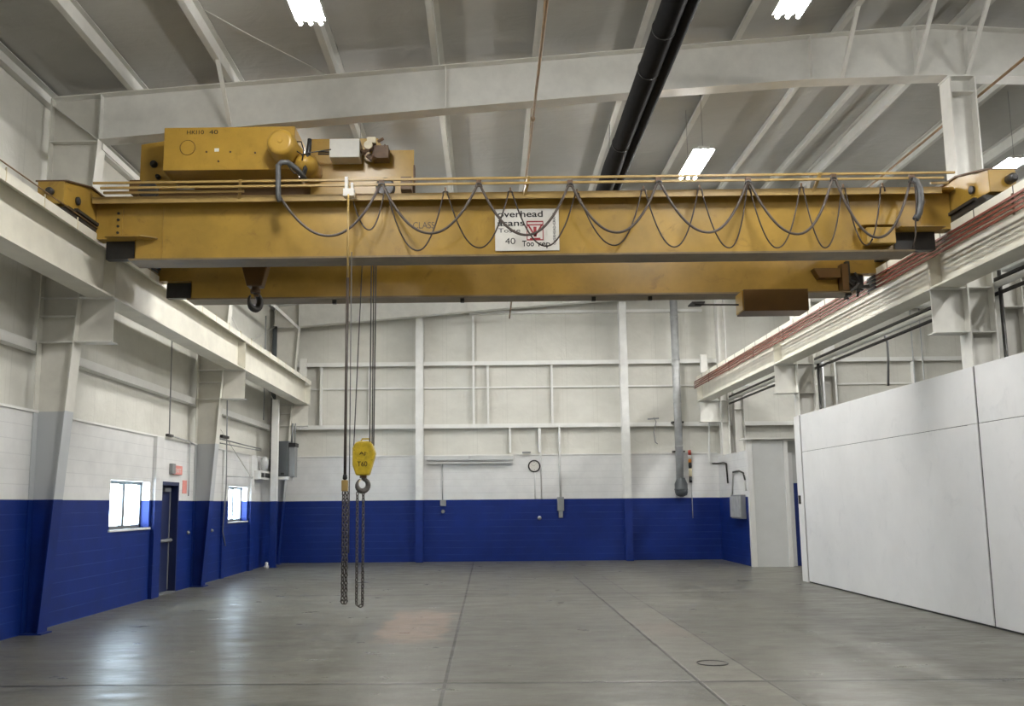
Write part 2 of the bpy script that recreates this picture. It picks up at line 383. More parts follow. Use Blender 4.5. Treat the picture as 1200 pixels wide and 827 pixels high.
# ------------------------------------------------------------------ steel frame
FR = (12.9, 20.1, 27.3)
def xin(z):    # inner flange line of the tapered window-wall columns
    return -6.05+z*.07
BLAB = ('standing before the nearer window, short of the door', 'standing between the blue door and the farther window', 'standing in the back corner behind the grey heater cabinet')
for k, Y in enumerate(FR):
    t = thing('steel_column', 'tapered white steel column with blue foot, ' + BLAB[k], 'column', (-6.2, Y, 0), 'tapered columns on the window wall')
    o_ = XL+.004
    web = MB().prism([(o_+.012, 0.02), (xin(0)-.012, 0.02), (xin(6.95)-.012, 6.95), (xin(6.95)-.012, 7.0), (-5.58, zt(-5.58)-.02), (o_+.012, zt(XL)-.03)], 'y', Y-.006, Y+.006); web.build('web', 'col2', t)
    MB().box(o_, o_+.014, Y-.13, Y+.13, .02, zt(XL)-.02).build('outer_flange', 'col2', t)
    MB().prism([(xin(0)-.014, .02), (xin(0), .02), (xin(6.95), 6.95), (xin(6.95)-.014, 6.95)], 'y', Y-.135, Y+.135).build('inner_flange', 'col2', t)
    MB().box(o_, xin(0)+.06, Y-.16, Y+.16, 0, .02).build('base_plate', 'bluep', t)
    for z in (3.99, 4.36, 4.62, 6.93): MB().box(o_+.015, xin(z)-.016, Y-.12, Y+.12, z-.007, z+.007).build('stiffener', 'steel', t)
    s = MB().bar((o_+.03, Y-.06, zt(XL)-.12), (-5.6, Y-.06, 6.97), .10, .014); s.build('knee_plate', 'steel', t)
    br = MB().box(xin(4.3)-.005, -5.27, Y-.007, Y+.007, 4.0, 4.62)
    br.build('bracket', 'col2', t)
    MB().box(xin(4.0)+.002, -5.25, Y-.13, Y+.13, 3.985, 4.0).build('bracket_plate', 'steel', t)
    MB().box(xin(4.6)+.002, -5.25, Y-.13, Y+.13, 4.612, 4.626).build('bearing_plate', 'steel', t)
RLAB = ('rising past the crane end truck up to the rafter', 'standing where the white partition ends', 'standing in the back corner over the blue block return')
for k, Y in enumerate(FR):
    t = thing('steel_column', 'straight white steel column, ' + RLAB[k], 'column', (6.9, Y, 0 if k < 2 else 3.03), 'straight columns along the partition')
    z1 = 7.74; z0 = 0.0 if k < 2 else 3.03; dx = 0.0 if k < 2 else .14
    MB().box(6.735+dx, 7.07, Y-.006, Y+.006, z0+.02, z1-.02).build('web', 'steel', t)
    MB().box(6.715+dx, 6.735+dx, Y-.15, Y+.15, z0+.02, z1-.02).build('inner_flange', 'steel', t)
    MB().box(7.07, 7.09, Y-.15, Y+.15, z0+.02, z1-.02).build('outer_flange', 'steel', t)
    MB().box(6.715+dx, 7.11, Y-.17, Y+.17, z0, z0+.02).build('base_plate', 'steel', t)
    MB().box(6.70+dx, 7.11, Y-.16, Y+.16, z1-.02, z1).build('cap_plate', 'steel', t)
    for z in (3.99, 4.62, 7.5): MB().box(6.735+dx, 7.07, Y-.14, Y+.14, z-.007, z+.007).build('stiffener', 'steel', t)
    MB().box(6.27, 6.715+dx, Y-.007, Y+.007, 4.0, 4.61).build('bracket', 'steel', t)
    MB().box(6.25, 6.715+dx, Y-.13, Y+.13, 3.985, 4.0).build('bracket_plate', 'steel', t)
    MB().box(6.25, 6.715+dx, Y-.13, Y+.13, 4.612, 4.626).build('bearing_plate', 'steel', t)
CLAB = ('behind the black conduit near the partition seam', 'behind twin conduits at the end of the partition', 'beside the back corner column')
for k, Y in enumerate(FR):
    t = thing('steel_column', 'second white column of the neighbouring bay, ' + CLAB[k], 'column', (7.4, Y+.15, 0), 'outer columns beyond the partition')
    yy = Y+.15
    MB().box(7.30, 7.56, yy-.006, yy+.006, 0, 4.9).build('web', 'steel', t)
    MB().box(7.285, 7.3, yy-.14, yy+.14, 0, 4.9).build('inner_flange', 'steel', t)
    MB().box(7.56, 7.575, yy-.14, yy+.14, 0, 4.9).build('outer_flange', 'steel', t)
    MB().box(7.27, 7.6, yy-.16, yy+.16, 4.36, 4.375).build('stiffener', 'steel', t)
# rafters
def zb(x):
    P_ = [(-5.57, 6.95), (-.58, 7.35), (2.22, 7.56), (4.72, 7.72), (6.5, 7.76), (8.0, 7.71), (19.2, 6.9)]
    for (xa, za), (xb, zb_) in zip(P_, P_[1:]):
        if x <= xb: return za+(zb_-za)*(x-xa)/(xb-xa)
    return P_[-1][1]
PUR = [-5.09, -3.65, -2.14, -.65, .8, 2.28, 3.74, 5.22, 6.28, 7.02, 8.5, 9.98, 11.45, 12.9, 14.4, 15.9, 17.4, 18.8]
RAF = ('spanning over the front of the yellow crane', 'hidden mostly above the far crane girder', 'along the top of the back wall')
for k, Y in enumerate(FR):
    t = thing('roof_rafter', 'deep white tapered steel rafter ' + RAF[k], 'rafter', (0, Y, 7.3), 'main roof rafters')
    xs = [-5.57, -.58, 2.22, 4.72, RIDGE, 8.0, 13.5, 19.2]
    MB().prism([(x, zb(x)+.012) for x in xs]+[(x, zt(x)-.015) for x in reversed(xs)], 'y', Y-.006, Y+.006).build('web', 'steel', t)
    m = MB(); xt = [XL+.02, RIDGE, 19.3]
    m.prism([(x, zt(x)-.014) for x in xt]+[(x, zt(x)) for x in reversed(xt)], 'y', Y-.13, Y+.13); m.build('top_flange', 'steel', t)
    m = MB(); m.prism([(x, zb(x)) for x in xs]+[(x, zb(x)+.014) for x in reversed(xs)], 'y', Y-.13, Y+.13); m.build('bottom_flange', 'steel', t)
    for x in (-5.57, -.55, 4.78, 6.3, 7.05):
        MB().box(x-.007, x+.007, Y-.11, Y+.11, zb(x)+.014, zt(x)-.014).build('stiffener', 'steel', t)
    for x in ((-3.65, 5.22, 6.28, 7.02) if k == 0 else (-3.65, 2.28, 7.02)):
        MB().bar((x-.02, Y-.85, zt(x)+.06), (x-.02, Y-.10, zb(x)+.03), .055, .04).build('flange_brace', 'steel', t)
ordw = ['first', 'second', 'third', 'fourth', 'fifth', 'sixth', 'seventh', 'eighth', 'ninth', 'tenth', 'eleventh', 'twelfth', 'thirteenth', 'fourteenth', 'fifteenth', 'sixteenth', 'seventeenth', 'eighteenth', 'nineteenth', 'twentieth']
for i, x in enumerate(PUR):
    z = zt(x); m = MB(); d_ = 1 if x < RIDGE else -1
    m.box(x-.006, x+.006, YF, YB+.15, z+.004, z+.2); m.box(x, x-.075*d_, YF, YB+.15, z+.002, z+.014); m.box(x, x+.075*d_, YF, YB+.15, z+.19, z+.203)
    m.box(x-.075*d_, x-.081*d_, YF, YB+.15, z+.002, z+.03)
    tag(m.build('roof_purlin', 'purlin'), 'long white roof purlin, %s counting from the window wall' % ordw[i], 'purlin', 'roof purlins')
m = MB(); z = zt(XL); m.box(XL-.17, XL-.16, YF, YB, z-.06, z+.17); m.box(XL-.17, XL-.06, YF, YB, z-.06, z-.045); m.box(XL-.17, XL-.06, YF, YB, z+.155, z+.17)
tag(m.build('eave_strut', 'purlin'), 'white eave strut where the window wall meets the roof', 'strut')
m = MB(); m.box(-5.66, -5.55, 12.9, 27.3, 6.93, 6.945); m.box(-5.56, -5.55, 12.9, 27.3, 6.85, 6.93)
tag(m.build('knee_strut', 'steel'), 'white angle strut joining the column knees along the window wall', 'strut')
# wall girts
for z, lab in ((3.93, 'just above the painted block on the window wall'), (5.88, 'behind the crane runway on the window wall')):
    m = MB(); m.box(XL-.17, XL-.02, YF, YB, z+.055, z+.068); m.box(XL-.03, XL-.015, YF, YB, z-.07, z+.068); m.box(XL-.17, XL-.02, YF, YB, z-.07, z-.055)
    tag(m.build('wall_girt', 'girt'), 'white horizontal girt ' + lab, 'girt', 'wall girts')
for z, lab in ((3.98, 'lower of the two heavy rails'), (5.88, 'upper of the two heavy rails')):
    m = MB(); m.box(XL, XR, YB-.01, YB+.19, z+.055, z+.07); m.box(XL, XR, YB-.02, YB-.006, z-.055, z+.07)
    tag(m.build('wall_girt', 'girt'), 'white horizontal girt across the back wall, ' + lab, 'girt', 'wall girts')
m = MB().box(XL, XR, YB+.12, YB+.19, 5.14, 5.19); tag(m.build('wall_girt', 'girt'), 'thin white rail across the back wall between the two heavy girts', 'girt', 'wall girts')
m = MB().box(-.5, 6.6, YB+.02, YB+.19, 7.42, 7.50); tag(m.build('wall_girt', 'girt'), 'white rail high on the back wall under the far girder', 'girt', 'wall girts')
for x, lab in ((-2.0, 'beside the hanging hook block'), (4.12, 'beside the round wall clock and the silver pipe'), (10.3, 'beyond the partition')):
    t = thing('wall_post', 'white back-wall post with blue foot, standing ' + lab, 'post', (x, YB-.15, 0), 'back wall posts')
    zz = zb(x)-.01
    MB().box(x-.11, x+.11, YB-.32, YB-.305, 0, zz).build('flange', 'post2', t)
    MB().box(x-.006, x+.006, YB-.305, YB-.025, 0, zz).build('web', 'post2', t)
    MB().box(x-.11, x+.11, YB-.025, YB-.012, 0, zz).build('rear_flange', 'post2', t)
vs_ = [(148, 430, 497), (0, 0, 0)]
i = 0
for (px, z0, z1, lab) in ((376, 3.98, 5.88, 'over the corner heater'), (433, 3.98, 5.88, 'seen past the hoist ropes'), (555, 3.98, 7.4, 'in line with the joint of the grey strip'), (572, 3.98, 5.88, 'above the end of the grey strip'), (647, 3.98, 5.88, 'up and aside from the clock'), (597, 3.12, 3.98, 'at the end of the grey strip'), (631, 3.12, 3.98, 'directly over the clock'), (655, 3.12, 3.98, 'over the far wall box'), (978, 3.98, 5.88, 'past the end of the partition'), (1073, 3.98, 5.88, 'above the partition')):
    x = aY(px, 460, YB).x
    tag(MB().box(x-.03, x+.03, YB-.015, YB+.16, z0+.07, z1-.06).build('wall_stud', 'girt'), 'slim white stud between back-wall rails, ' + lab, 'stud', 'back wall studs')

# ------------------------------------------------------------------ crane runways
def runway(side, ya, yb_, label):
    xc = -5.45 if side < 0 else 6.45; s = -side       # s: direction towards the aisle
    t = thing('runway_beam', label, 'beam', (xc, (ya+yb_)/2, 4.626), 'crane runway beams')
    m = MB(); m.box(xc-.18, xc+.18, ya, yb_, 4.626, 4.656); m.box(xc-.011, xc+.011, ya, yb_, 4.656, 5.33); m.build('wide_flange_section', 'beam', t)
    m = MB(); m.box(xc-.2, xc+.2, ya, yb_, 5.33, 5.36); m.box(xc-.2, xc-.185, ya, yb_, 5.24, 5.33); m.box(xc+.185, xc+.2, ya, yb_, 5.24, 5.33); m.build('cap_channel', 'beam', t)
    for y in (ya, yb_-.014): MB().box(xc-.175, xc+.175, y, y+.014, 4.656, 5.24).build('end_plate', 'beam', t)
    m = MB(); m.box(xc-.06, xc+.06, ya, yb_, 5.36, 5.37); m.box(xc-.012, xc+.012, ya, yb_, 5.37, 5.42); m.box(xc-.032, xc+.032, ya, yb_, 5.42, 5.45); m.build('crane_rail', 'rust' if side > 0 else 'midgrey', t)
    y = ya+.35
    m = MB()
    while y < yb_-.1:
        m.box(xc+s*.19, xc+s*.205, y, y+.012, 5.24, 5.40 if side < 0 else 5.36); y += .9
    m.build('rail_clip', 'cream' if side < 0 else 'dark', t)
    return t
NEAR = {-1: 'nearer the viewer than the tapered column', 1: 'nearer the viewer than the partition seam'}
for sd, nm in ((-1, 'on the window wall side'), (1, 'over the partition')):
    runway(sd, 4.0, 12.892, 'cream crane runway beam %s, the length before the crane' % nm)
    runway(sd, 12.908, 20.092, 'cream crane runway beam %s, the length under the crane' % nm)
    runway(sd, 20.108, 27.62, 'cream crane runway beam %s, the length ending at the back wall' % nm)
    xc = -5.45 if sd < 0 else 6.45
    t = thing('rail_stop', 'white end stop on the runway rail ' + nm, 'rail stop', (xc, 27.4, 5.45))
    MB().box(xc-.10, xc+.10, 27.30, 27.42, 5.452, 6.0).build('stop_plate', 'steel', t, .01); MB().prism([(27.42, 5.452), (27.6, 5.452), (27.42, 5.95)], 'x', xc-.02, xc+.02).build('gusset', 'steel', t)
tag(MB().tube([(-5.245, 4.0, 5.43), (-5.245, 14.6, 5.43)], .009, 6).build('guard_wire', 'pipe'), 'thin brown wire running above the runway beam on the window wall side', 'wire')
# conductor bars along the partition-side runway
CB = []
for i, (x, z, w) in enumerate(((6.195, 5.205, 'top'), (6.195, 5.145, 'second'), (6.195, 5.085, 'third'), (6.195, 5.025, 'bottom'))):
    m = MB().box(x-.008, x+.008, 4.0, 27.55, z-.015, z+.015)
    tag(m.build('conductor_bar', 'copper'), 'dark red conductor bar along the partition-side runway, %s of the four' % w, 'conductor bar', 'crane power bars')
for k, y in enumerate((6.4, 8.4, 10.6, 14.8, 17.0, 19.2, 21.4, 23.6, 25.8)):
    m = MB().box(6.203, 6.215, y, y+.03, 4.99, 5.25)
    tag(m.build('bar_hanger', 'rust'), 'small brown hanger holding the red conductor bars, %s along the runway' % ordw[k], 'hanger', 'conductor bar hangers')

# ------------------------------------------------------------------ bridge crane
cr = thing('bridge_crane', 'large yellow double-girder overhead bridge crane spanning the hall', 'overhead crane', (.5, 13.4, 4.94))
def girder(y0, nm, xl, xr):
    m = MB()
    m.box(xl, xr, y0+.15, y0+.165, 4.965, 5.78); m.box(xl, xr, y0+.345, y0+.36, 4.965, 5.78)
    m.box(xl-.54, xl, y0+.15, y0+.36, 5.28, 5.78); m.box(xr, xr+.78, y0+.15, y0+.36, 5.28, 5.78)
    m.box(xl, xl+.014, y0+.15, y0+.36, 4.965, 5.28); m.box(xr-.014, xr, y0+.15, y0+.36, 4.965, 5.28)
    m.box(xl-.54, xr+.78, y0, y0+.43, 5.78, 5.81)
    g = m.build('girder', 'yellow', cr)
    MB().box(xl-.02, xr+.2, y0, y0+.43, 4.94, 4.965).build('bottom_flange', 'dirty', cr)
    m = MB(); m.box(xl-.53, xr+.6, y0-.03, y0, 5.72, 5.81); m.build('edge_channel', 'palegold', cr)
    return g
g1 = girder(12.0, 'near', -4.73, 5.48); g2 = girder(14.42, 'far', -4.73, 5.64)
for xa, xb, y0 in ((-5.2, -4.74, 12.2), (5.49, 6.12, 12.2), (-5.2, -4.74, 14.62), (5.66, 6.12, 14.62)):
    MB().box(xa+.03, xb-.03, y0+.08, y0+.2, 5.03, 5.28).build('end_shade_block', 'dark', cr)  # dark blocks stand in for the shade in the girder-end notches
MB().box(5.64, 5.74, 14.40, 14.57, 4.97, 5.40).build('end_stiffener', 'boxbrown', cr)
MB().prism([(5.2, 5.33), (5.62, 5.33), (5.62, 5.18), (5.28, 5.18)], 'y', 14.40, 14.56).build('gusset', 'boxbrown', cr)
# web joint plates and end gussets on the near girder
MB().prism([(-5.08, 12.15), (-4.42, 12.15), (-4.42, 12.09), (-4.6, 11.98), (-5.08, 11.98)], 'z', 5.265, 5.28).build('gusset', 'yellow', cr)
MB().prism([(5.5, 12.15), (6.1, 12.15), (6.1, 11.96), (5.5, 11.96)], 'z', 5.265, 5.28).build('gusset', 'yellow', cr)
MB().box(-4.36, -4.352, 12.14, 12.15, 4.965, 5.72).build('web_splice', 'yellow', cr)
MB().box(-5.06, -4.9, 12.135, 12.15, 5.30, 5.72).build('splice_plate', 'yellow', cr)
for z in (5.36, 5.45, 5.54, 5.63):
    MB().lathe([(.018, 0), (.018, .015), (.008, .02)], (-4.96, 12.12, z), 'y', 8).build('bolt', 'dark', cr)
MB().box(5.86, 6.0, 12.135, 12.15, 5.30, 5.74).build('splice_plate', 'yellow', cr)
MB().box(5.04, 5.42, 11.95, 12.14, 5.04, 5.26).build('junction_box', 'yellow', cr, .01)
MB().prism([(5.0, 5.3), (5.45, 5.3), (5.45, 5.52)], 'y', 11.97, 12.14).build('gusset', 'yellow', cr)
for xc, s in ((-5.45, 1), (6.45, -1)):
    m = MB().prism([(11.2, 5.47), (15.75, 5.47), (15.75, 5.75), (15.0, 5.93), (11.95, 5.93), (11.2, 5.76)], 'x', xc-.17, xc+.17)
    tr = m.build('end_truck', 'yellow', cr, .008)
    MB().prism([(11.2, 5.755), (11.95, 5.925), (15.0, 5.925), (15.0, 5.945), (11.94, 5.945), (11.2, 5.775)], 'x', xc-.20, xc+.20).build('top_plate', 'rust', tr)  # dark brown stands in for the shadow along the truck's top edge
    MB().lathe([(.05, 0), (.05, -.05), (.03, -.08)] if s > 0 else [(.06, 0), (.06, -.1), (.035, -.14)], (xc+(0 if s > 0 else .08), 11.2, 5.62), 'y', 14).build('bumper', 'dark', tr)
    for y in (11.65, 15.25):
        MB().lathe([(.13, -.05), (.155, -.045), (.155, -.03), (.135, -.028), (.135, .028), (.155, .03), (.155, .045), (.13, .05)], (xc, y, 5.60), 'x', 24).build('wheel', 'dark', tr)
        MB().lathe([(.055, 0), (.055, .03), (.03, .04)], (xc+s*.17 if s > 0 else xc-.21, y-.08, 5.62), 'x', 14).build('axle_cap', 'dark', tr)
    m = MB().prism([(11.1, 5.38), (11.3, 5.47), (12.6, 5.47), (12.6, 5.38)], 'x', xc+s*.17-.02, xc+s*.17+.02); m.build('rail_sweep', 'dark', tr)
    MB().box(xc+s*.1, xc+s*.22, 11.5, 15.6, 5.46, 5.50).build('skirt', 'dark', tr)
MB().box(-4.7, 5.4, 12.2, 12.25, 5.81, 5.86).build('trolley_rail', 'rust', cr)
MB().box(-4.7, 5.4, 14.6, 14.65, 5.81, 5.86).build('trolley_rail', 'rust', cr)
# control panel and rod hanging from the far girder
pb = MB().box(3.95, 4.93, 13.95, 14.40, 4.56, 4.9).build('electrical_cabinet', 'boxbrown', cr, .008)
MB().box(3.93, 3.95, 13.98, 14.36, 4.58, 4.88).build('end_cover', 'yellow2', pb)
MB().tube([(3.25, 14.2, 4.72), (3.95, 14.2, 4.71)], .014, 6).box(3.2, 3.4, 14.15, 14.45, 4.74, 4.76).build('conduit', 'dark', cr)
m = MB()
for x in (-2.45, -.4, 1.7, 2.6): m.box(x, x+.06, 14.55, 14.62, 4.88, 4.94)
m.build('rail_clip', 'dark', cr)
# collector arm assembly by the conductor bars
ca = thing('current_collector', 'dark cluster of collector shoes riding on the red conductor bars', 'collector', (5.95, 14.6, 4.95))
m = MB()
for x, z in ((6.195, 5.205), (6.195, 5.145), (6.195, 5.085), (6.195, 5.025)):
    m.box(x-.03, x-.013, 14.45, 14.75, z-.02, z+.02)
m.build('shoe', 'black', ca)
m = MB()
for k in range(9):
    a = Vector((5.72+random.random()*.32, 14.35+random.random()*.5, 4.86+random.random()*.28)); bq = a+Vector((random.uniform(-.12, .15), random.uniform(-.12, .12), random.uniform(.05, .16)))
    m.bar(a, bq, .035, .03)
m.box(5.76, 6.1, 14.50, 14.56, 5.02, 5.07); m.box(5.74, 5.80, 14.48, 14.58, 4.90, 5.46)
m.build('arm', 'dark', ca)
# capacity sign, lettering
SX0, SX1, SZ0, SZ1, SY = .14, 1.0, 5.045, 5.625, 12.131
sg = MB().box(SX0, SX1, SY, SY+.018, SZ0, SZ1).build('capacity_sign', 'signw', cr)
def st(nm, s, px, py, hpx, wpx, mat='ink', bold=.0, up=(0, 0, 1), right=(1, 0, 0)):
    o = aY(px, py, SY); return text(nm, s, hpx*.0108*1.38, (o.x, SY-.001, o.z), mat, sg, right, up, wpx*.0113, .001, bold)
st('lettering', 'overhead', 583, 254.5, 8.2, 54, bold=.0018)
st('lettering', 'åsans', 583, 264.8, 8.0, 32, bold=.0018)
st('lettering', 'Tosse', 584, 272.5, 5.6, 26)
st('lettering', '40', 592, 286, 8.2, 12)
st('lettering', 'Too', 612, 288.5, 7.4, 14, bold=.0018)
st('lettering', 'rep', 631, 288.5, 7.4, 14, bold=.0018)
st('lettering', 'OVERHEAD CRANE', 651.5, 286.5, 3.6, 39, 'ink', 0, (-1, 0, 0), (0, 0, 1))
m = MB(); a = aY(617, 259, SY); b_ = aY(637, 281.5, SY); y0, y1 = SY-.004, SY
w = .016
m.box(a.x, b_.x, y0, y1, a.z-w, a.z); m.box(a.x, b_.x, y0, y1, b_.z, b_.z+w); m.box(a.x, a.x+w*.7, y0, y1, b_.z, a.z); m.box(b_.x-w*.7, b_.x, y0, y1, b_.z, a.z)
m.box(a.x, b_.x, y0, y1, a.z-.06, a.z-.06+w); cxm = (a.x+b_.x)/2
m.bar((a.x+.01, SY-.002, a.z-.06), (cxm, SY-.002, b_.z+.05), .012, .004) if False else m.prism([(a.x+.012, a.z-.06), (a.x+.036, a.z-.06), (cxm+.012, b_.z+.06), (cxm-.012, b_.z+.06)], 'y', y0, y1)
m.prism([(b_.x-.012, a.z-.06), (b_.x-.036, a.z-.06), (cxm-.012, b_.z+.06), (cxm+.012, b_.z+.06)], 'y', y0, y1)
m.box(cxm-.02, cxm+.02, y0, y1, b_.z+.05, a.z-.08); m.box(cxm-.07, cxm+.07, y0, y1, b_.z+.015, b_.z+.035)
m.build('warning_symbol', 'red', sg)
o = aY(484, 267.5, 12.14); text('lettering', 'CLASS', .13, (o.x, 12.149, o.z), 'thin', cr, width=.29, depth=.001)

# festoon track and cables
ft = thing('festoon_track', 'pair of slim pale yellow rails carrying cable loops in front of the girder', 'cable track', (.5, 11.88, 5.8))
for (z, xa, xb, yy) in ((5.955, -5.2, 6.2, 11.84), (5.885, -5.1, 6.05, 11.84), (5.835, 5.9, 6.14, 11.9), (5.84, -5.08, -3.2, 11.9)):
    MB().box(xa, xb, yy-.014, yy+.014, z-.014, z+.014).build('rail', 'palegold', ft)
for px in (282, 620, 962):
    x = aY(px, 222, 11.84).x
    MB().bar((x-.06, 12.0, 5.74), (x, 11.82, 5.97), .04, .03).build('support_arm', 'palegold', ft)
FY = 11.80
TH = [(328, 230), (447, 218), (561, 218), (668, 218), (772, 215), (877, 215), (977, 211), (1069, 212)]
TB = [(386, 277), (505, 274), (617, 276), (723, 273), (830, 273), (934, 275), (1028, 279)]
TN = [(414, 236), (452, 226), (522, 225), (598, 225), (676, 227), (754, 223), (820, 222), (877, 222), (939, 220), (988, 221), (1034, 220)]
NB = [(433, 270), (490, 294), (562, 291), (640, 289), (720, 288), (790, 290), (854, 291), (910, 291), (966, 291), (1014, 288)]
def festoon(Hs, Bs, Y, half):
    pts = []
    for i, bq in enumerate(Bs):
        a = aY(*Hs[i], Y); c = aY(*Hs[i+1], Y); lo = aY(*bq, Y).z
        xa = a.x+(half if i else 0); xb = c.x-half; u0 = (aY(*bq, Y).x-xa)/(xb-xa)
        N = 22
        for k in range(N+1):
            u = k/N; x = xa+(xb-xa)*u
            top = a.z+(c.z-a.z)*u
            s = u/u0*.5 if u < u0 else .5+(u-u0)/(1-u0)*.5
            z = lo+(top-lo)*abs(2*s-1)**2.05
            pts.append((x, Y-.03*math.sin(PI*s), z))
    return pts
fc = MB().tube(festoon(TH, TB, FY, .025), .0175, 8).build('festoon_cable', 'cable'); tag(fc, 'thick grey power cable hanging in shallow loops along the girder', 'cable')
fn = MB().tube(festoon(TN, NB, FY+.06, .022), .0102, 7); tag(fn.build('festoon_cable', 'thin'), 'thin dark control cable hanging in deeper loops behind the thick one', 'cable')
for k, (px, py) in enumerate(TH[1:]):
    p = aY(px, py-2, FY)
    t = thing('cable_trolley', 'small dark clip trolley of the thick cable loops, %s from the hoist motor' % ordw[k], 'cable trolley', (p.x, FY, p.z), 'thick cable hangers')
    MB().tube([(p.x-.04, FY, p.z-.045), (p.x-.03, FY, p.z), (p.x, FY, p.z+.015), (p.x+.03, FY, p.z), (p.x+.04, FY, p.z-.045)], .016, 7).build('saddle', 'dark', t)
    MB().box(p.x-.035, p.x+.035, FY-.01, FY+.03, p.z+.0, p.z+.06).build('bracket', 'rust', t)
for k, (px, py) in enumerate(TN[1:]):
    p = aY(px, py-1, FY+.06); Y2 = FY+.06
    t = thing('cable_trolley', 'small hanger of the thin cable loops, %s from the hoist motor' % ordw[k], 'cable trolley', (p.x, Y2, p.z), 'thin cable hangers')
    MB().tube([(p.x-.03, Y2, p.z-.06), (p.x-.028, Y2, p.z-.01), (p.x, Y2, p.z+.01), (p.x+.028, Y2, p.z-.01), (p.x+.03, Y2, p.z-.06)], .011, 6).build('saddle', 'thin', t)
    MB().box(p.x-.012, p.x+.012, Y2-.01, Y2+.015, p.z, p.z+.05).build('bracket', 'rust', t)
# coil and drop at the partition end
gp = [aY(*q, 11.78) for q in ((1069, 211), (1074, 213), (1078, 222), (1079, 238), (1077, 250), (1073, 257))]
tag(MB().tube(gp, .045, 10).build('flexible_hose', 'hose'), 'thick grey hose curving down at the partition end of the girder', 'hose')
gp = [aY(*q, 11.76) for q in ((1066, 212), (1072, 216), (1074, 236), (1073, 260), (1073, 278), (1070, 290))]
tag(MB().tube(gp, .012, 6).build('flexible_conduit', 'thin'), 'thin cable dropping past the yellow junction box at the girder end', 'cable')

# ------------------------------------------------------------------ hoist trolley on the girders
ht = thing('hoist_trolley', 'yellow hoist trolley with gearbox and motor on top of the girders', 'hoist', (-3, 13.4, 5.86))
gh = MB().box(-4.41, -2.6, 12.2, 12.95, 6.25, 6.87).build('gear_housing', 'yellow2', ht, .012)
ring = MB(); c0 = aY(220, 173, 12.2)
ring.tube([(c0.x+.105*math.cos(2*PI*k/28), 12.195, c0.z+.105*math.sin(2*PI*k/28)) for k in range(28)], .004, 6, closed=True); ring.build('inspection_cover_rim', 'boxbrown', gh)
for px, py in ((242, 178), (270, 178), (299, 179), (256, 189)):
    c_ = aY(px, py, 12.2); MB().lathe([(.013, -.012), (.015, 0)], (c_.x, 12.2, c_.z), 'y', 10).build('plug', 'rust', gh)
c_ = aY(254, 176, 12.2); MB().box(c_.x-.03, c_.x+.03, 12.192, 12.2, c_.z-.02, c_.z+.025).build('name_plate', 'signw', gh)
o = aY(219, 157.5, 12.2); text('lettering', 'HKI10', .085, (o.x, 12.198, o.z), 'ink', gh, width=.235, depth=.001); text('lettering', '40', .085, (o.x+.31, 12.198, o.z), 'ink', gh, width=.12, depth=.001)
MB().box(-4.93, -4.41, 12.75, 12.80, 6.0, 6.85).prism([(-4.93, 6.85), (-4.41, 6.85), (-4.41, 6.93)], 'y', 12.75, 12.8).build('end_plate', 'yellow2', ht)
for px, py, r in ((181, 193, .05), (186, 208, .035)):
    c_ = aY(px, py, 12.75); MB().lathe([(r, 0), (r, -.05), (r*.6, -.055), (r*.6, -.09)], (c_.x, 12.75, c_.z), 'y', 14).build('axle_nut', 'dark', ht)
MB().prism([(-2.45, 5.98), (-.99, 5.98), (-.99, 6.66), (-1.42, 6.66), (-1.5, 6.84), (-2.45, 6.84)], 'y', 12.6, 12.64).build('side_plate', 'yellow2', ht)
MB().box(-.995, -.975, 12.55, 12.7, 6.0, 6.42).build('edge_bar', 'rust', ht)
c_ = aY(328, 164.5, 11.85)
MB().lathe([(.13, 0), (.165, .012), (.185, .05), (.19, .12), (.2, .13), (.2, .55), (.22, .56), (.22, .9)], (c_.x, 11.85, c_.z-.01), 'y', 32).build('motor', 'yellow2', ht)
MB().lathe([(.03, -.012), (.035, 0)], (c_.x, 11.85, c_.z), 'y', 12).build('motor_end_cap', 'yellow2', ht)
MB().lathe([(.02, -.2), (.10, -.17), (.15, -.08), (.16, 0), (.16, .3)], (-2.44, 12.25, 6.32), 'y', 24).build('brake_housing', 'yellow2', ht)
gp = [aY(*q, 12.1) for q in ((363, 163), (362, 175), (359, 190), (356, 205), (351, 211))]
MB().tube(gp, [.03, .035, .035, .03, .025], 8).build('cable_sleeve', 'black', ht)
for pts in (((347, 166), (353, 166), (356, 176), (354, 188)), ((346, 176), (354, 181), (362, 179), (388, 175)), ((338, 195), (345, 203), (354, 203), (358, 196))):
    MB().tube([aY(*q, 12.05) for q in pts], .009, 6).build('wiring', 'dark', ht)
MB().box(-2.14, -1.72, 12.3, 12.58, 6.45, 6.72).build('control_box', 'signw', ht, .01)
MB().tube([aY(*q, 12.34) for q in ((389, 180.5), (373, 180.5), (373, 178), (389, 178))], .012, 6).build('conduit_elbow', 'dark', ht)
m = MB()
for k in range(16):
    a = Vector((-1.66+random.random()*.30, 12.3+random.random()*.25, 6.5+random.random()*.2)); m.bar(a, a+Vector((random.uniform(-.09, .09), random.uniform(-.05, .05), random.uniform(-.08, .08))), .05, .04)
m.box(-1.55, -1.33, 12.36, 12.58, 6.46, 6.64); m.build('limit_switch', 'rust', ht)
MB().lathe([(.06, 0), (.06, .04)], (-1.60, 12.28, 6.62), 'y', 14).box(-1.62, -1.50, 12.3, 12.34, 6.66, 6.74).build('switch_plate', 'cream', ht)
fr = MB().box(-4.75, -1.15, 12.74, 14.5, 6.0, 6.03).box(-4.9, -4.75, 12.3, 14.75, 5.98, 6.16).box(-1.15, -1.0, 12.3, 14.75, 5.98, 6.16).box(-4.9, -1.0, 12.66, 12.74, 5.98, 6.14).box(-4.9, -1.0, 14.5, 14.6, 5.98, 6.14)  # first box: deck plate added to block light from the far girder
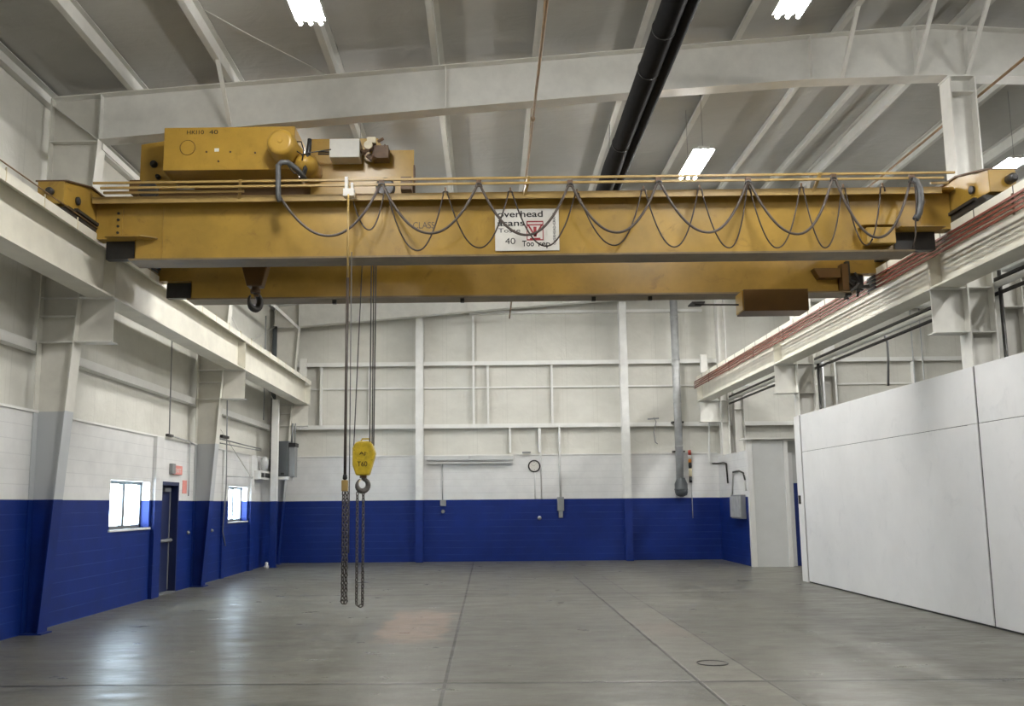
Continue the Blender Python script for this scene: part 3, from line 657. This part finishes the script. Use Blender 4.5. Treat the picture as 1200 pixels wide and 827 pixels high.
fr.build('trolley_frame', 'boxbrown', ht)  # dark brown stands in for the shade under the gear housing
for x in (-4.6, -1.35):
    for y in (12.225, 14.625): MB().lathe([(.11, -.05), (.13, -.045), (.13, -.03), (.115, -.028), (.115, .028), (.13, .03), (.13, .045), (.11, .05)], (x, y, 5.86+.116), 'y', 20).build('wheel', 'dark', ht)
MB().lathe([(.3, -4.3+2.7), (.3, -4.28+2.7), (.22, -4.27+2.7), (.22, 1.23), (.3, 1.24), (.3, 1.26)], (-2.7, 13.55, 6.35), 'x', 28).build('rope_drum', 'boxbrown', ht)
gp = [aY(*q, 11.74) for q in ((352, 200), (345, 193), (337, 190), (330, 190), (326, 194), (326, 210), (326, 228), (328, 236))]
gp[0].y = 12.05; gp[1].y = 11.9
tag(MB().tube(gp, .036, 10).build('flexible_hose', 'hose'), 'thick grey hose looping from the hoist motor down to the cable track', 'hose')

# main hook under the trolley
hb = thing('hook_block', 'dark main hook block tucked up against the girders under the hoist', 'hook', (-3.37, 13.3, 4.5), 'hook blocks')
HX, HY = -3.37, 13.3
MB().prism([(HX-.15, 5.3), (HX-.19, 5.16), (HX-.11, 4.86), (HX+.11, 4.86), (HX+.19, 5.16), (HX+.15, 5.3)], 'y', HY-.1, HY+.1).build('block_shell', 'boxbrown', hb, .015)  # yellow shell coloured brown to carry the shadow it hangs in
MB().lathe([(.07, 4.86-4.86), (.075, .03), (.05, .1)], (HX, HY, 4.77), 'z', 16).build('hook_nut', 'rust', hb)
def hook(name, cx, cy, cz, R, r, mat, par, yaw=0, step=15.5):
    pts = [(cx, cy, cz+R*2.0), (cx+.0*R, cy, cz+R*1.45)]
    for k in range(20):
        a = math.radians(75-k*step); pts.append((cx+R*math.cos(a)*.95, cy, cz+R*math.sin(a)))
    rs = [r*.75, r*.8]+[r*(.85+.35*math.sin(PI*min(1, k/15)))*(1 if k < 14 else max(.35, 1-(k-13)*.11)) for k in range(20)]
    if yaw: pts = [(cx+(p_[0]-cx)*math.cos(yaw), cy+(p_[0]-cx)*math.sin(yaw), p_[2]) for p_ in pts]
    ob = MB().tube(pts, rs, 10).build(name, mat, par)
    return ob
hook('hook', HX-.01, HY, 4.65, .115, .045, 'dark', hb, 1.0)
MB().box(HX-.02, HX+.05, HY-.02, HY+.07, 4.72, 4.75).build('safety_latch', 'rust', hb)
for dx in (-.1, .1):
    MB().tube([(HX+dx, HY, 5.25), (HX+dx*1.2, 13.5, 6.2)], .011, 6).build('rope', 'rope', hb)

# auxiliary hook block hanging low on ropes
AX, AY = -1.76, 13.25
ab = thing('hook_block', 'bright yellow hook block hanging low on wire ropes', 'hook', (AX, AY, 1.85), 'hook blocks')
zt_ = aY(425, 517, AY).z; zb_ = aY(425, 557, AY).z
xa, xb = aY(413, 530, AY).x, aY(439, 530, AY).x; hw = (xb-xa)/2*1.1; ctr = (xa+xb)/2
Hh = zt_-zb_
MB().prism([(ctr-hw*.62, zt_-.02), (ctr-hw*.3, zt_), (ctr+hw*.45, zt_), (ctr+hw*.75, zt_-.04), (ctr+hw*1.0, zt_-Hh*.36), (ctr+hw*.9, zt_-Hh*.52), (ctr+hw*.5, zb_), (ctr-hw*.55, zb_), (ctr-hw*.85, zt_-Hh*.7), (ctr-hw*.85, zt_-Hh*.2)], 'y', AY-.09, AY+.09).build('block_shell', 'brightyel', ab, .02)
MB().tube([(ctr-hw*.25, AY, zt_-.01), (ctr-hw*.1, AY, zt_+.035), (ctr+hw*.45, AY, zt_+.035), (ctr+hw*.6, AY, zt_-.03)], .012, 8).build('lifting_eye', 'brightyel', ab)
MB().box(ctr-.045, ctr+.045, AY-.05, AY+.05, zb_-.035, zb_).build('swivel', 'rust', ab)
text('lettering', 'T60', .10, (ctr-.075, AY-.093, zt_-Hh*.74), 'ink', ab, width=.14, depth=.001)
text('lettering', 'AJ', .06, (ctr-.05, AY-.093, zt_-Hh*.40), 'ink', ab, width=.09, depth=.001)
hook('hook', ctr-.01, AY, zb_-.135, .084, .034, 'chain', ab, .35, 18.3)
MB().bar((ctr-.085, AY-.03, zb_-.12), (ctr-.03, AY-.01, zb_-.05), .03, .02).build('safety_latch', 'cream', ab)
for (px, py) in ((434, 350), (436.5, 350), (439, 350)):
    a = aY(px, py, AY); e_ = aY(px-.5 if px < 438 else 437.5, 522, AY)
    MB().tube([(e_.x, AY+(px-436)*.012, e_.z), (a.x, 13.4+(px-436)*.02, 6.2)], .0095, 6).build('rope', 'rope', ab)
a = aY(420.5, 350, AY); e_ = aY(414.5, 525, AY)
MB().tube([(e_.x, AY, e_.z), (a.x+.06, 13.4, 6.2)], .008, 6).build('rope', 'rope', ab)
def chain(pts, name, label, pitch=.058, wire=.0085, w=.018):
    """welded links along a path"""
    m = MB(); d = [0]
    P_ = [Vector(p) for p in pts]
    for a, b in zip(P_, P_[1:]): d.append(d[-1]+(b-a).length)
    L = d[-1]; n = int(L/(pitch*.78))
    def at(s):
        for i in range(len(d)-1):
            if s <= d[i+1] or i == len(d)-2:
                u = (s-d[i])/(d[i+1]-d[i]); return P_[i].lerp(P_[i+1], u), (P_[i+1]-P_[i]).normalized()
    for k in range(n):
        c, t = at((k+.5)*L/n); u = t.orthogonal().normalized() if abs(t.z) < .99 else Vector((1, 0, 0))
        u = (u-t*u.dot(t)).normalized(); v = t.cross(u); ang = (PI/4 if k % 2 else -PI/4); side = u*math.cos(ang)+v*math.sin(ang)
        loop = []
        for q in range(12):
            an = 2*PI*q/12; loop.append(c+side*(w*math.cos(an))+t*(pitch*.36*math.sin(an)+(.14*pitch if math.sin(an) > 0 else -.14*pitch)))
        m.tube(loop, wire, 5, closed=True)
    ob = m.build(name, 'chain'); tag(ob, label, 'chain', 'chains hanging by the hook'); return ob
def drop(xa, xb, y, z0, z1):
    pts = [(xa, y, z0)]
    for k in range(9):
        a = PI*k/8; pts.append(((xa+xb)/2-(xb-xa)/2*math.cos(a), y, z1+abs(xb-xa)/2*(1-math.sin(a))))
    pts.append((xb, y, z0)); return pts
xs_ = [aY(px, 640, AY).x for px in (418.5, 425.5)]
chain(drop(xs_[0], xs_[1], AY-.02, zb_-.235, aY(421, 710, AY).z), 'sling_chain', 'long steel chain loop hung from the yellow block hook')
# pendant line from the cable track
PX, PY = -1.78, 11.72
pl = thing('pendant_line', 'long dark drop cable with small ochre grip box at its lower end', 'cable', (PX, PY, 1.85))
MB().box(PX-.07, PX+.07, 11.72, 11.86, 5.70, 5.80).box(PX-.06, PX-.02, 11.78, 11.86, 5.80, 5.98).box(PX+.02, PX+.05, 11.78, 11.86, 5.80, 5.9).build('hanger', 'signw', pl)
MB().tube([(PX, PY, 5.72), (PX, PY, 5.2), (PX+.002, PY, 4.6)], .013, 8).build('cable', 'palegold', pl)
MB().tube([(PX+.002, PY, 4.6), (PX-.005, PY, 2.35), (PX-.005, PY, 2.02)], .019, 8).build('cable_sleeve', 'thin', pl)  # same cable, coloured darker below the girder where it looks dark by contrast
MB().tube([(PX+.045, PY+.03, 4.95), (PX+.047, PY+.03, 1.1)], .007, 6).build('strain_wire', 'rope', pl)
MB().box(PX-.045, PX+.035, PY-.035, PY+.035, 1.86, 2.0).build('grip_box', 'palegold', pl, .012)
MB().lathe([(.015, 2.0), (.03, 2.02), (.025, 2.06), (.015, 2.08)], (PX-.005, PY, 0), 'z', 12).build('cable_gland', 'black', pl)
chain(drop(PX-.02, PX+.022, PY, 1.86, aY(410.5, 706, PY).z), 'sling_chain', 'steel chain loop hanging below the ochre grip box')

# ------------------------------------------------------------------ overhead services
dk = thing('fabric_duct', 'black twin fabric duct running under the roof', 'duct', (2.15, 10, 7.0))
pts = [(2.055, y, 7.0) for y in (-4, 2, 8, 12.0, 13.4, 14.2, 15.5, 16.5, 18)]
MB().tube(pts, [.135, .135, .135, .135, .135, .15, .135, .135, .135], 18).build('main_tube', 'fabric', dk)
MB().tube([(2.25, y, 7.02) for y in (-4, 8, 16, 18)], .085, 14).build('side_tube', 'fabric', dk)
for y in (9.9, 10.9, 13.3, 14.6, 17.9):
    MB().lathe([(.142, -.012), (.142, .012)], (2.055, y, 7.0), 'y', 20).build('clamp_band', 'black', dk)
for y in (10.5, 15.5): MB().tube([(2.15, y, 7.1), (2.20, y, zt(2.2))], .006, 5).build('hanger_wire', 'wire', dk)
sp = thing('sprinkler_pipe', 'slim brown pipe running under the roof beside the black duct', 'pipe', (.72, 10, 7.2))
MB().tube([(.71, -4, 7.2), (.72, 27.5, 7.2)], .021, 8).build('pipe', 'pipe', sp)
for y in (12.85, 16.0, 6.0): MB().lathe([(.03, -.05), (.034, 0), (.03, .05)], (.715, y, 7.2), 'y', 10).build('coupling', 'pipe', sp)
for y in (10.6, 14.3, 20.0): MB().tube([(.72, y, 7.22), (.78, y, zt(.78))], .007, 5).build('hanger_rod', 'pipe', sp)
tag(MB().tube([(aZ(1168, 95, 7.45).x, y, 7.45) for y in (6.0, 12.9, 26.0)], .02, 8).build('gas_pipe', 'pipe'), 'thin brown pipe running under the roof beyond the crane column', 'pipe')
ROWS = ((-2.02, 'window-wall lamp row'), (3.57, 'lamp row beside the black duct'), (8.95, 'lamp row beyond the partition'))
COLY = (23.7, 19.4, 15.1, 9.62, 4.9)
def fixture(x, y, z, label):
    t = thing('ceiling_light', label, 'ceiling light', (x, y, z), 'fluorescent ceiling lights')
    for dx in (-.12, 0, .12): MB().tube([(x+dx, y-.62, z), (x+dx, y+.62, z)], .024, 8).build('tube', 'tube', t)
    r_ = MB()
    for dx in (-.12, 0, .12): r_.prism([(x+dx-.055, z+.034), (x+dx-.03, z+.05), (x+dx+.03, z+.05), (x+dx+.055, z+.034), (x+dx+.057, z+.038), (x+dx+.033, z+.056), (x+dx-.033, z+.056), (x+dx-.057, z+.038)], 'y', y-.64, y+.64)
    r_.build('reflector', 'refl', t)
    MB().box(x-.09, x+.09, y-.64, y+.64, z+.058, z+.10).build('housing', 'whitep', t)
    for dy in (-.55, .55): MB().tube([(x, y+dy, z+.1), (x, y+dy, zt(x)+.2)], .004, 5).build('hanger_wire', 'wire', t)
for x, rn in ROWS:
    for k, y in enumerate(COLY):
        fixture(x, y if not (abs(x-8.95) < .1) else y+.6, 7.3, 'three-tube fluorescent light in the %s, %s from the back wall' % (rn, ordw[k]))
# bracing rods
for a, b_, lab in (((-6.2, 20.3, 6.9), (-6.2, 26.9, 4.7), 'sloping down towards the back corner'), ((-6.2, 20.3, 4.7), (-6.2, 26.9, 6.9), 'sloping up towards the back corner'), ((-6.15, 20.4, 3.8), (-6.2, 24.6, 2.4), 'below the runway past the second column')):
    tag(MB().tube([a, b_], .014, 6).build('brace_rod', 'steel'), 'thin white bracing rod on the window wall ' + lab, 'rod', 'bracing rods')
tag(MB().tube([aZ(222, 2, 8.0), aZ(300, 45, 7.95), aZ(385, 88, 7.95)], .007, 5).build('stay_wire', 'steel'), 'thin stay wire crossing under the roof beside the ceiling light', 'wire')

# ------------------------------------------------------------------ window wall fittings
e_ = thing('exit_sign', 'small faded pink exit sign over the blue door', 'sign', (-6.25, 18.75, 2.33))
MB().box(XL, XL+.07, 18.42, 18.60, 2.33, 2.53).build('back_box', 'midgrey', e_)
MB().box(XL+.02, XL+.05, 18.56, 19.08, 2.32, 2.50).build('housing', 'exitpink', e_, .008)
text('lettering', 'EXIT', .12, (XL+.051, 18.62, 2.36), 'whitep', e_, (0, 1, 0), (0, 0, 1), .36, .001)
po = MB().box(XL, XL+.008, 19.25, 19.52, 1.95, 2.22).build('notice', 'exitpink'); tag(po, 'small pink notice on the wall beside the blue door', 'notice')
cn = thing('wall_conduit', 'thin conduit down the window wall panel with a run along the block ledge', 'conduit', (-6.22, 18.2, 3.05))
MB().tube([(-6.22, 18.1, 5.0), (-6.22, 18.15, 3.06)], .013, 6).build('drop', 'midgrey', cn); MB().tube([(-6.22, 18.1, 3.07), (-6.22, 19.4, 3.03), (-6.22, 19.8, 2.98)], .016, 6).build('run', 'galv', cn)
MB().box(-6.26, -6.2, 18.05, 18.35, 3.04, 3.09).build('elbow_box', 'dark', cn)
MB().tube([(-6.25, 19.55, 3.0), (-6.25, 19.55, 1.9)], .013, 6).build('lower_drop', 'galv', cn)
cn2 = thing('wall_conduit', 'dark conduit dropping beside the far window with a bar across the top', 'conduit', (-6.1, 21.9, 2.3))
MB().tube([(-6.12, 21.75, 4.6), (-6.12, 21.9, 2.2), (-6.2, 22.0, 1.1), (-6.24, 22.4, .75)], .015, 6).build('drop', 'midgrey', cn2)
m = MB(); m.tube([aX(258, 514, -6.1), aX(306, 526, -6.1)], .016, 6); m.tube([aX(258, 519, -6.1), aX(306, 528, -6.1)], .012, 6); m.build('cross_pipe', 'midgrey', cn2)
MB().box(-6.14, -6.04, 21.2, 21.75, 3.24, 3.30).build('pipe_cap', 'black', cn2)
MB().tube([aX(266, 558, -6.12), aX(297, 559, -6.12)], .013, 6).build('lower_bar', 'galv', cn2)
for px, py, lab in ((242, 625.5, 'on the flank of the second tapered column'), (248.5, 621.5, 'on the wall past the second tapered column'), (220.5, 624, 'beside the blue door')):
    p = aX(px, py, XL+.02)
    y_ = p.y; t = MB().lathe([(.038, 0), (.038, .03), (.022, .04), (.022, .055)], (XL, y_, p.z), 'x', 14)
    tag(t.build('wall_outlet', 'midgrey'), 'small round grey outlet ' + lab, 'outlet', 'small wall outlets')
# corner: post, heater, flue, shelf
cp = thing('corner_post', 'square grey steel post in front of the grey heater cabinet, blue below', 'post', (-5.93, 25.9, 0))
MB().box(-5.995, -5.82, 25.82, 25.99, .012, 4.62).build('shaft', 'post2', cp); MB().box(-6.03, -5.79, 25.78, 26.03, 0, .012).build('base_plate', 'bluep', cp)
uh = thing('heater_cabinet', 'dark grey cabinet on a white shelf in the back corner', 'cabinet', (-5.72, 26.5, 2.47))
MB().box(-5.97, -5.60, 26.2, 26.72, 2.50, 3.48).build('cabinet_body', 'dkgrey', uh, .012)
MB().box(-5.60, -5.43, 26.28, 26.66, 2.47, 3.42).build('side_cover', 'midgrey', uh, .01)
MB().box(-5.62, -5.41, 26.24, 26.7, 3.32, 3.43).build('top_cap', 'black', uh)
c_ = aY(331, 555, 26.2); MB().box(c_.x-.05, c_.x+.05, 26.185, 26.2, c_.z-.03, c_.z+.03).build('latch', 'black', uh)
MB().box(-6.03, -5.56, 26.08, 26.74, 2.40, 2.48).build('shelf', 'whitep', uh)
MB().tube([(-5.55, 26.45, 3.45), (-5.55, 26.5, 4.0)], .03, 8).tube([(-5.47, 26.45, 3.43), (-5.47, 26.5, 4.0)], .02, 8).build('riser', 'midgrey', uh)
vb = thing('wall_vent', 'white vent box with dark slots over the far window corner', 'vent', (-6.2, 25.4, 2.5))
MB().box(XL, -6.05, 24.9, 26.05, 2.38, 2.62).build('vent_body', 'whitep', vb, .01)
m = MB(); m.box(-6.05, -6.04, 25.0, 25.3, 2.44, 2.56); m.box(-6.05, -6.04, 25.4, 25.95, 2.44, 2.56); m.build('slot', 'black', vb)
m = MB().lathe([(.02, -.2), (.09, -.16), (.12, 0), (.09, .16), (.02, .2)], (-6.12, 25.6, 2.82), 'z', 16); m.build('damper_bulb', 'galv', vb)
fp = thing('flue_pipe', 'dark grey flue pipe rising in the back corner', 'pipe', (-6.12, 26.3, 2.9))
MB().tube([(-6.21, 26.9, 2.63), (-6.21, 26.9, 6.9)], .07, 14).build('pipe', 'dkgrey', fp)
tag(MB().tube([(-6.1, 25.3, 6.9), (-6.1, 25.3, 4.0)], .018, 6).build('drop_rod', 'midgrey'), 'thin grey rod hanging behind the main hook on the window wall', 'rod')
tag(MB().lathe([(.06, 0), (.07, .06), (.04, .10), (.05, .14), (.02, .17)], (-6.0, 25.6, 0), 'z', 12).build('pipe_fitting', 'whitep'), 'small white pipe fitting on the floor in the back corner', 'fitting')

# ------------------------------------------------------------------ back wall fittings
y_ = YB-.02
ck = thing('wall_clock', 'round wall clock with a dark rim on the back wall', 'clock', (1.4, YB, 2.6))
c_ = aY(626, 546, YB); MB().lathe([(.17, 0), (.185, -.03), (.17, -.05), (.145, -.05), (.145, -.03)], (c_.x, YB, c_.z), 'y', 32).build('rim', 'dark', ck)
MB().lathe([(.148, -.034), (.148, -.036)], (c_.x, YB, c_.z), 'y', 32).build('dial', 'signw', ck)
m = MB()
for k in range(12):
    a = 2*PI*k/12; m.bar((c_.x+.1*math.sin(a), YB-.038, c_.z+.1*math.cos(a)), (c_.x+.13*math.sin(a), YB-.038, c_.z+.13*math.cos(a)), .014, .003)
m.build('hour_mark', 'ink', ck)
MB().bar((c_.x, YB-.041, c_.z), (c_.x+.04, YB-.041, c_.z+.07), .016, .003).bar((c_.x, YB-.043, c_.z), (c_.x-.09, YB-.043, c_.z+.04), .012, .003).build('hand', 'ink', ck)
gs_ = thing('wall_strip_fixture', 'long grey metal strip fixture in two lengths along the block ledge', 'wall fixture', (-.5, YB-.1, 2.9))
MB().box(-1.8, -.55, YB-.14, YB, 2.97, 3.09).build('housing', 'greypan', gs_, .01); MB().box(-.54, .78, YB-.14, YB, 2.96, 3.085).build('housing', 'greypan', gs_, .01)
MB().box(-1.78, .76, YB-.16, YB, 2.87, 2.90).build('lower_rail', 'whitep', gs_)
bx = thing('wall_box', 'small grey switch box under a thin conduit, beneath the strip fixture', 'electrical box', (-1.32, YB, 1.5))
MB().box(-1.40, -1.23, YB-.09, YB, 1.62, 1.80).build('box', 'midgrey', bx, .008); MB().tube([(-1.33, YB-.03, 1.8), (-1.33, YB-.03, 2.86)], .016, 6).build('conduit', 'galv', bx)
MB().lathe([(.055, 0), (.055, -.05), (.03, -.07)], (-1.32, YB, 1.46), 'y', 14).build('socket', 'midgrey', bx)
bx = thing('wall_box', 'tall grey disconnect box on the blue wall, between clock and post', 'electrical box', (2.16, YB, 1.3))
MB().box(2.06, 2.26, YB-.1, YB, 1.45, 1.86).build('box', 'midgrey', bx, .01); MB().box(2.10, 2.22, YB-.09, YB, 1.25, 1.45).build('plug_end', 'midgrey', bx, .008)
MB().tube([(2.16, YB-.035, 1.86), (2.16, YB-.035, 3.95)], .024, 8).build('conduit', 'whitep', bx)
tag(MB().lathe([(.05, 0), (.06, -.03), (.03, -.06)], (1.53, YB, 1.25), 'y', 14).build('wall_outlet', 'galv'), 'small round outlet on the blue back wall under the clock', 'outlet', 'small wall outlets')
for px, z0, lab in ((627, 1.8, 'straight below the clock'), (634.5, 1.8, 'just aside from the clock conduit')):
    x = aY(px, 570, YB).x; tag(MB().tube([(x, YB-.02, z0), (x, YB-.02, 3.9 if px > 630 else 2.6)], .016, 6).build('wall_conduit', 'whitep'), 'slim white conduit on the back wall, ' + lab, 'conduit')
x = aY(658, 534, YB).x
tag(MB().box(1.05, 1.3, YB-.12, YB, 3.15, 3.2).build('ledge_tool', 'midgrey'), 'small grey object lying on the block ledge above the clock', 'object')
vp = thing('exhaust_pipe', 'tall silver spiral exhaust pipe down the back wall with a drum end', 'pipe', (5.7, 27.5, 2.0))
pxr = 5.68; pyr = 27.62
MB().tube([(pxr, pyr, 2.35), (pxr, pyr, 7.72)], .115, 20).build('pipe', 'galv', vp)
for z in (3.3, 4.6, 5.9, 7.2): MB().lathe([(.122, -.02), (.126, 0), (.122, .02)], (pxr, pyr, z), 'z', 20).build('joint_band', 'galv', vp)
MB().lathe([(.05, 1.83), (.16, 1.88), (.19, 1.97), (.19, 2.02), (.2, 2.03), (.2, 2.06), (.19, 2.07), (.19, 2.2), (.13, 2.34), (.125, 2.38)], (pxr+.02, pyr, 0), 'z', 22).build('drum', 'dkgrey', vp)
for z in (3.13, 4.0): MB().box(pxr-.17, pxr+.17, pyr-.02, YB-.022, z, z+.05).build('strap', 'dark', vp)
sl = thing('signal_tower', 'small red and amber signal light stack beside the silver exhaust pipe', 'signal light', (6.0, 27.75, 2.2))
for (za, zb2, mt, nm) in ((3.05, 3.2, 'lamp_red', 'lens'), (2.93, 3.05, 'whitep', 'spacer'), (2.83, 2.93, 'lamp_amb', 'lens'), (2.66, 2.83, 'black', 'body'), (2.42, 2.66, 'cream', 'sleeve'), (2.24, 2.42, 'black', 'base')):
    MB().lathe([(.046, za), (.05, (za+zb2)/2), (.046, zb2)], (6.02, 27.78, 0), 'z', 14).build(nm, mt, sl)
MB().tube([(6.05, 27.83, 2.25), (6.05, 27.83, 1.2)], .012, 6).build('cord', 'galv', sl)
hk = thing('hung_tool', 'small pipe tool hooked over the lower back-wall rail beside the post', 'tool', (4.95, YB-.06, 3.3))
MB().tube([aY(*q, YB-.06) for q in ((766, 489), (769, 494), (766, 506), (768, 518), (771, 520))], .014, 6).build('shank', 'midgrey', hk); MB().bar(aY(759, 491, YB-.06), aY(772, 490, YB-.06), .05, .04).build('head', 'midgrey', hk)
# corner conduits and panel on the recess wall
cd = thing('wall_conduit', 'bent white and black conduit stepping down beside the back corner column', 'conduit', (6.6, 27.7, 2.3))
MB().tube([aY(*q, 27.7) for q in ((843, 491), (831, 492), (831, 540), (834, 544))], .03, 8).build('upper_run', 'whitep', cd)
MB().tube([aY(834, 543, 27.7), aY(841, 543, 27.7), aX(848, 542, 6.82), aX(851, 543, 6.82), aX(853, 566, 6.82)], .025, 8).build('lower_run', 'dark', cd)
pb = thing('panel_box', 'grey panel box with conduits on the blue return wall', 'electrical box', (6.83, 25.6, 1.2))
MB().box(6.74, 6.868, 25.05, 26.1, 1.22, 1.86).build('box_body', 'midgrey', pb, .01)
MB().box(6.70, 6.74, 25.1, 26.05, 1.26, 1.82).build('cover', 'galv', pb)
MB().tube([aX(*q, 6.84) for q in ((858, 582), (859, 553), (866, 551), (872, 556), (874, 575))], .022, 8).build('conduit_loop', 'whitep', pb)
MB().tube([aX(*q, 6.83) for q in ((859, 553), (866, 551.5), (871, 554), (873, 562))], .024, 8).build('flexible_section', 'dark', pb)
# conduits by the partition columns
for (x, y, z0, z1, r_, mt, lab) in ((7.19, 12.78, 3.3, 4.86, .028, 'dark', 'black vertical conduit behind the column at the partition seam'), (7.17, 19.95, 3.3, 4.7, .03, 'dark', 'black vertical conduit behind the column at the partition end'), (7.25, 19.95, 3.3, 4.7, .035, 'galv', 'light vertical conduit next to the black one at the partition end')):
    tag(MB().tube([(x, y, z0-3.3), (x, y, z1)], r_, 8).build('riser_conduit', mt), lab, 'conduit', 'column conduits')
for i, (x, z, r_, mt, lab) in enumerate(((7.16, 4.74, .03, 'dark', 'black pipe slung under the partition-side runway'), (7.16, 4.66, .05, 'whitep', 'white pipe slung under the partition-side runway'), (7.20, 4.55, .03, 'dark', 'lower black pipe slung under the partition-side runway'))):
    tag(MB().tube([(x, 6.0, z), (x, 27.5, z)], r_, 8).build('service_pipe', mt), lab, 'pipe', 'service pipes behind the runway')
bp_ = [aX(*q, 7.3) for q in ((1030, 386), (1036, 390), (1040, 402), (1041, 420), (1041, 452))]
tag(MB().tube(bp_, .022, 8).build('bent_conduit', 'midgrey'), 'grey conduit bending down from the pipes above the partition', 'conduit')
for px, lab in ((1067, 'first of two thin drops'), (1078, 'second of two thin drops')):
    a = aY(px, 380, YB-.05); tag(MB().tube([(a.x, YB-.05, 3.2), (a.x, YB-.05, 7.6)], .02, 6).build('wall_conduit', 'galv'), 'thin grey conduit on the back wall above the partition, ' + lab, 'conduit')
# floor cover
fcv = thing('floor_cover', 'round iron cover set in the pale concrete strip', 'floor cover', (2.36, 10.2, 0))
MB().tube([(2.36+.158*math.cos(2*PI*k/36), 10.2+.158*math.sin(2*PI*k/36), .002) for k in range(36)], .009, 6, closed=True).build('ring', 'dark', fcv); MB().lathe([(.155, 0), (.155, .003)], (2.36, 10.2, 0), 'z', 36).build('lid', 'lid', fcv)

# ------------------------------------------------------------------ daylight, colour
w = bpy.data.worlds.new('world'); bpy.context.scene.world = w; w.use_nodes = True
bg = w.node_tree.nodes['Background']; bg.inputs[0].default_value = (.70, .85, 1.0, 1); bg.inputs[1].default_value = 12.0
sc = bpy.context.scene
sc.view_settings.view_transform = 'Standard'; sc.view_settings.look = 'None'; sc.view_settings.gamma = 1; sc.view_settings.exposure = 1.15
try: sc.view_settings.use_curve_mapping = False
except Exception: pass
sc.cycles.use_denoising = True
sc.cycles.max_bounces = 8; sc.cycles.diffuse_bounces = 3; sc.cycles.glossy_bounces = 3; sc.cycles.transparent_max_bounces = 8
sc.cycles.sample_clamp_indirect = 6
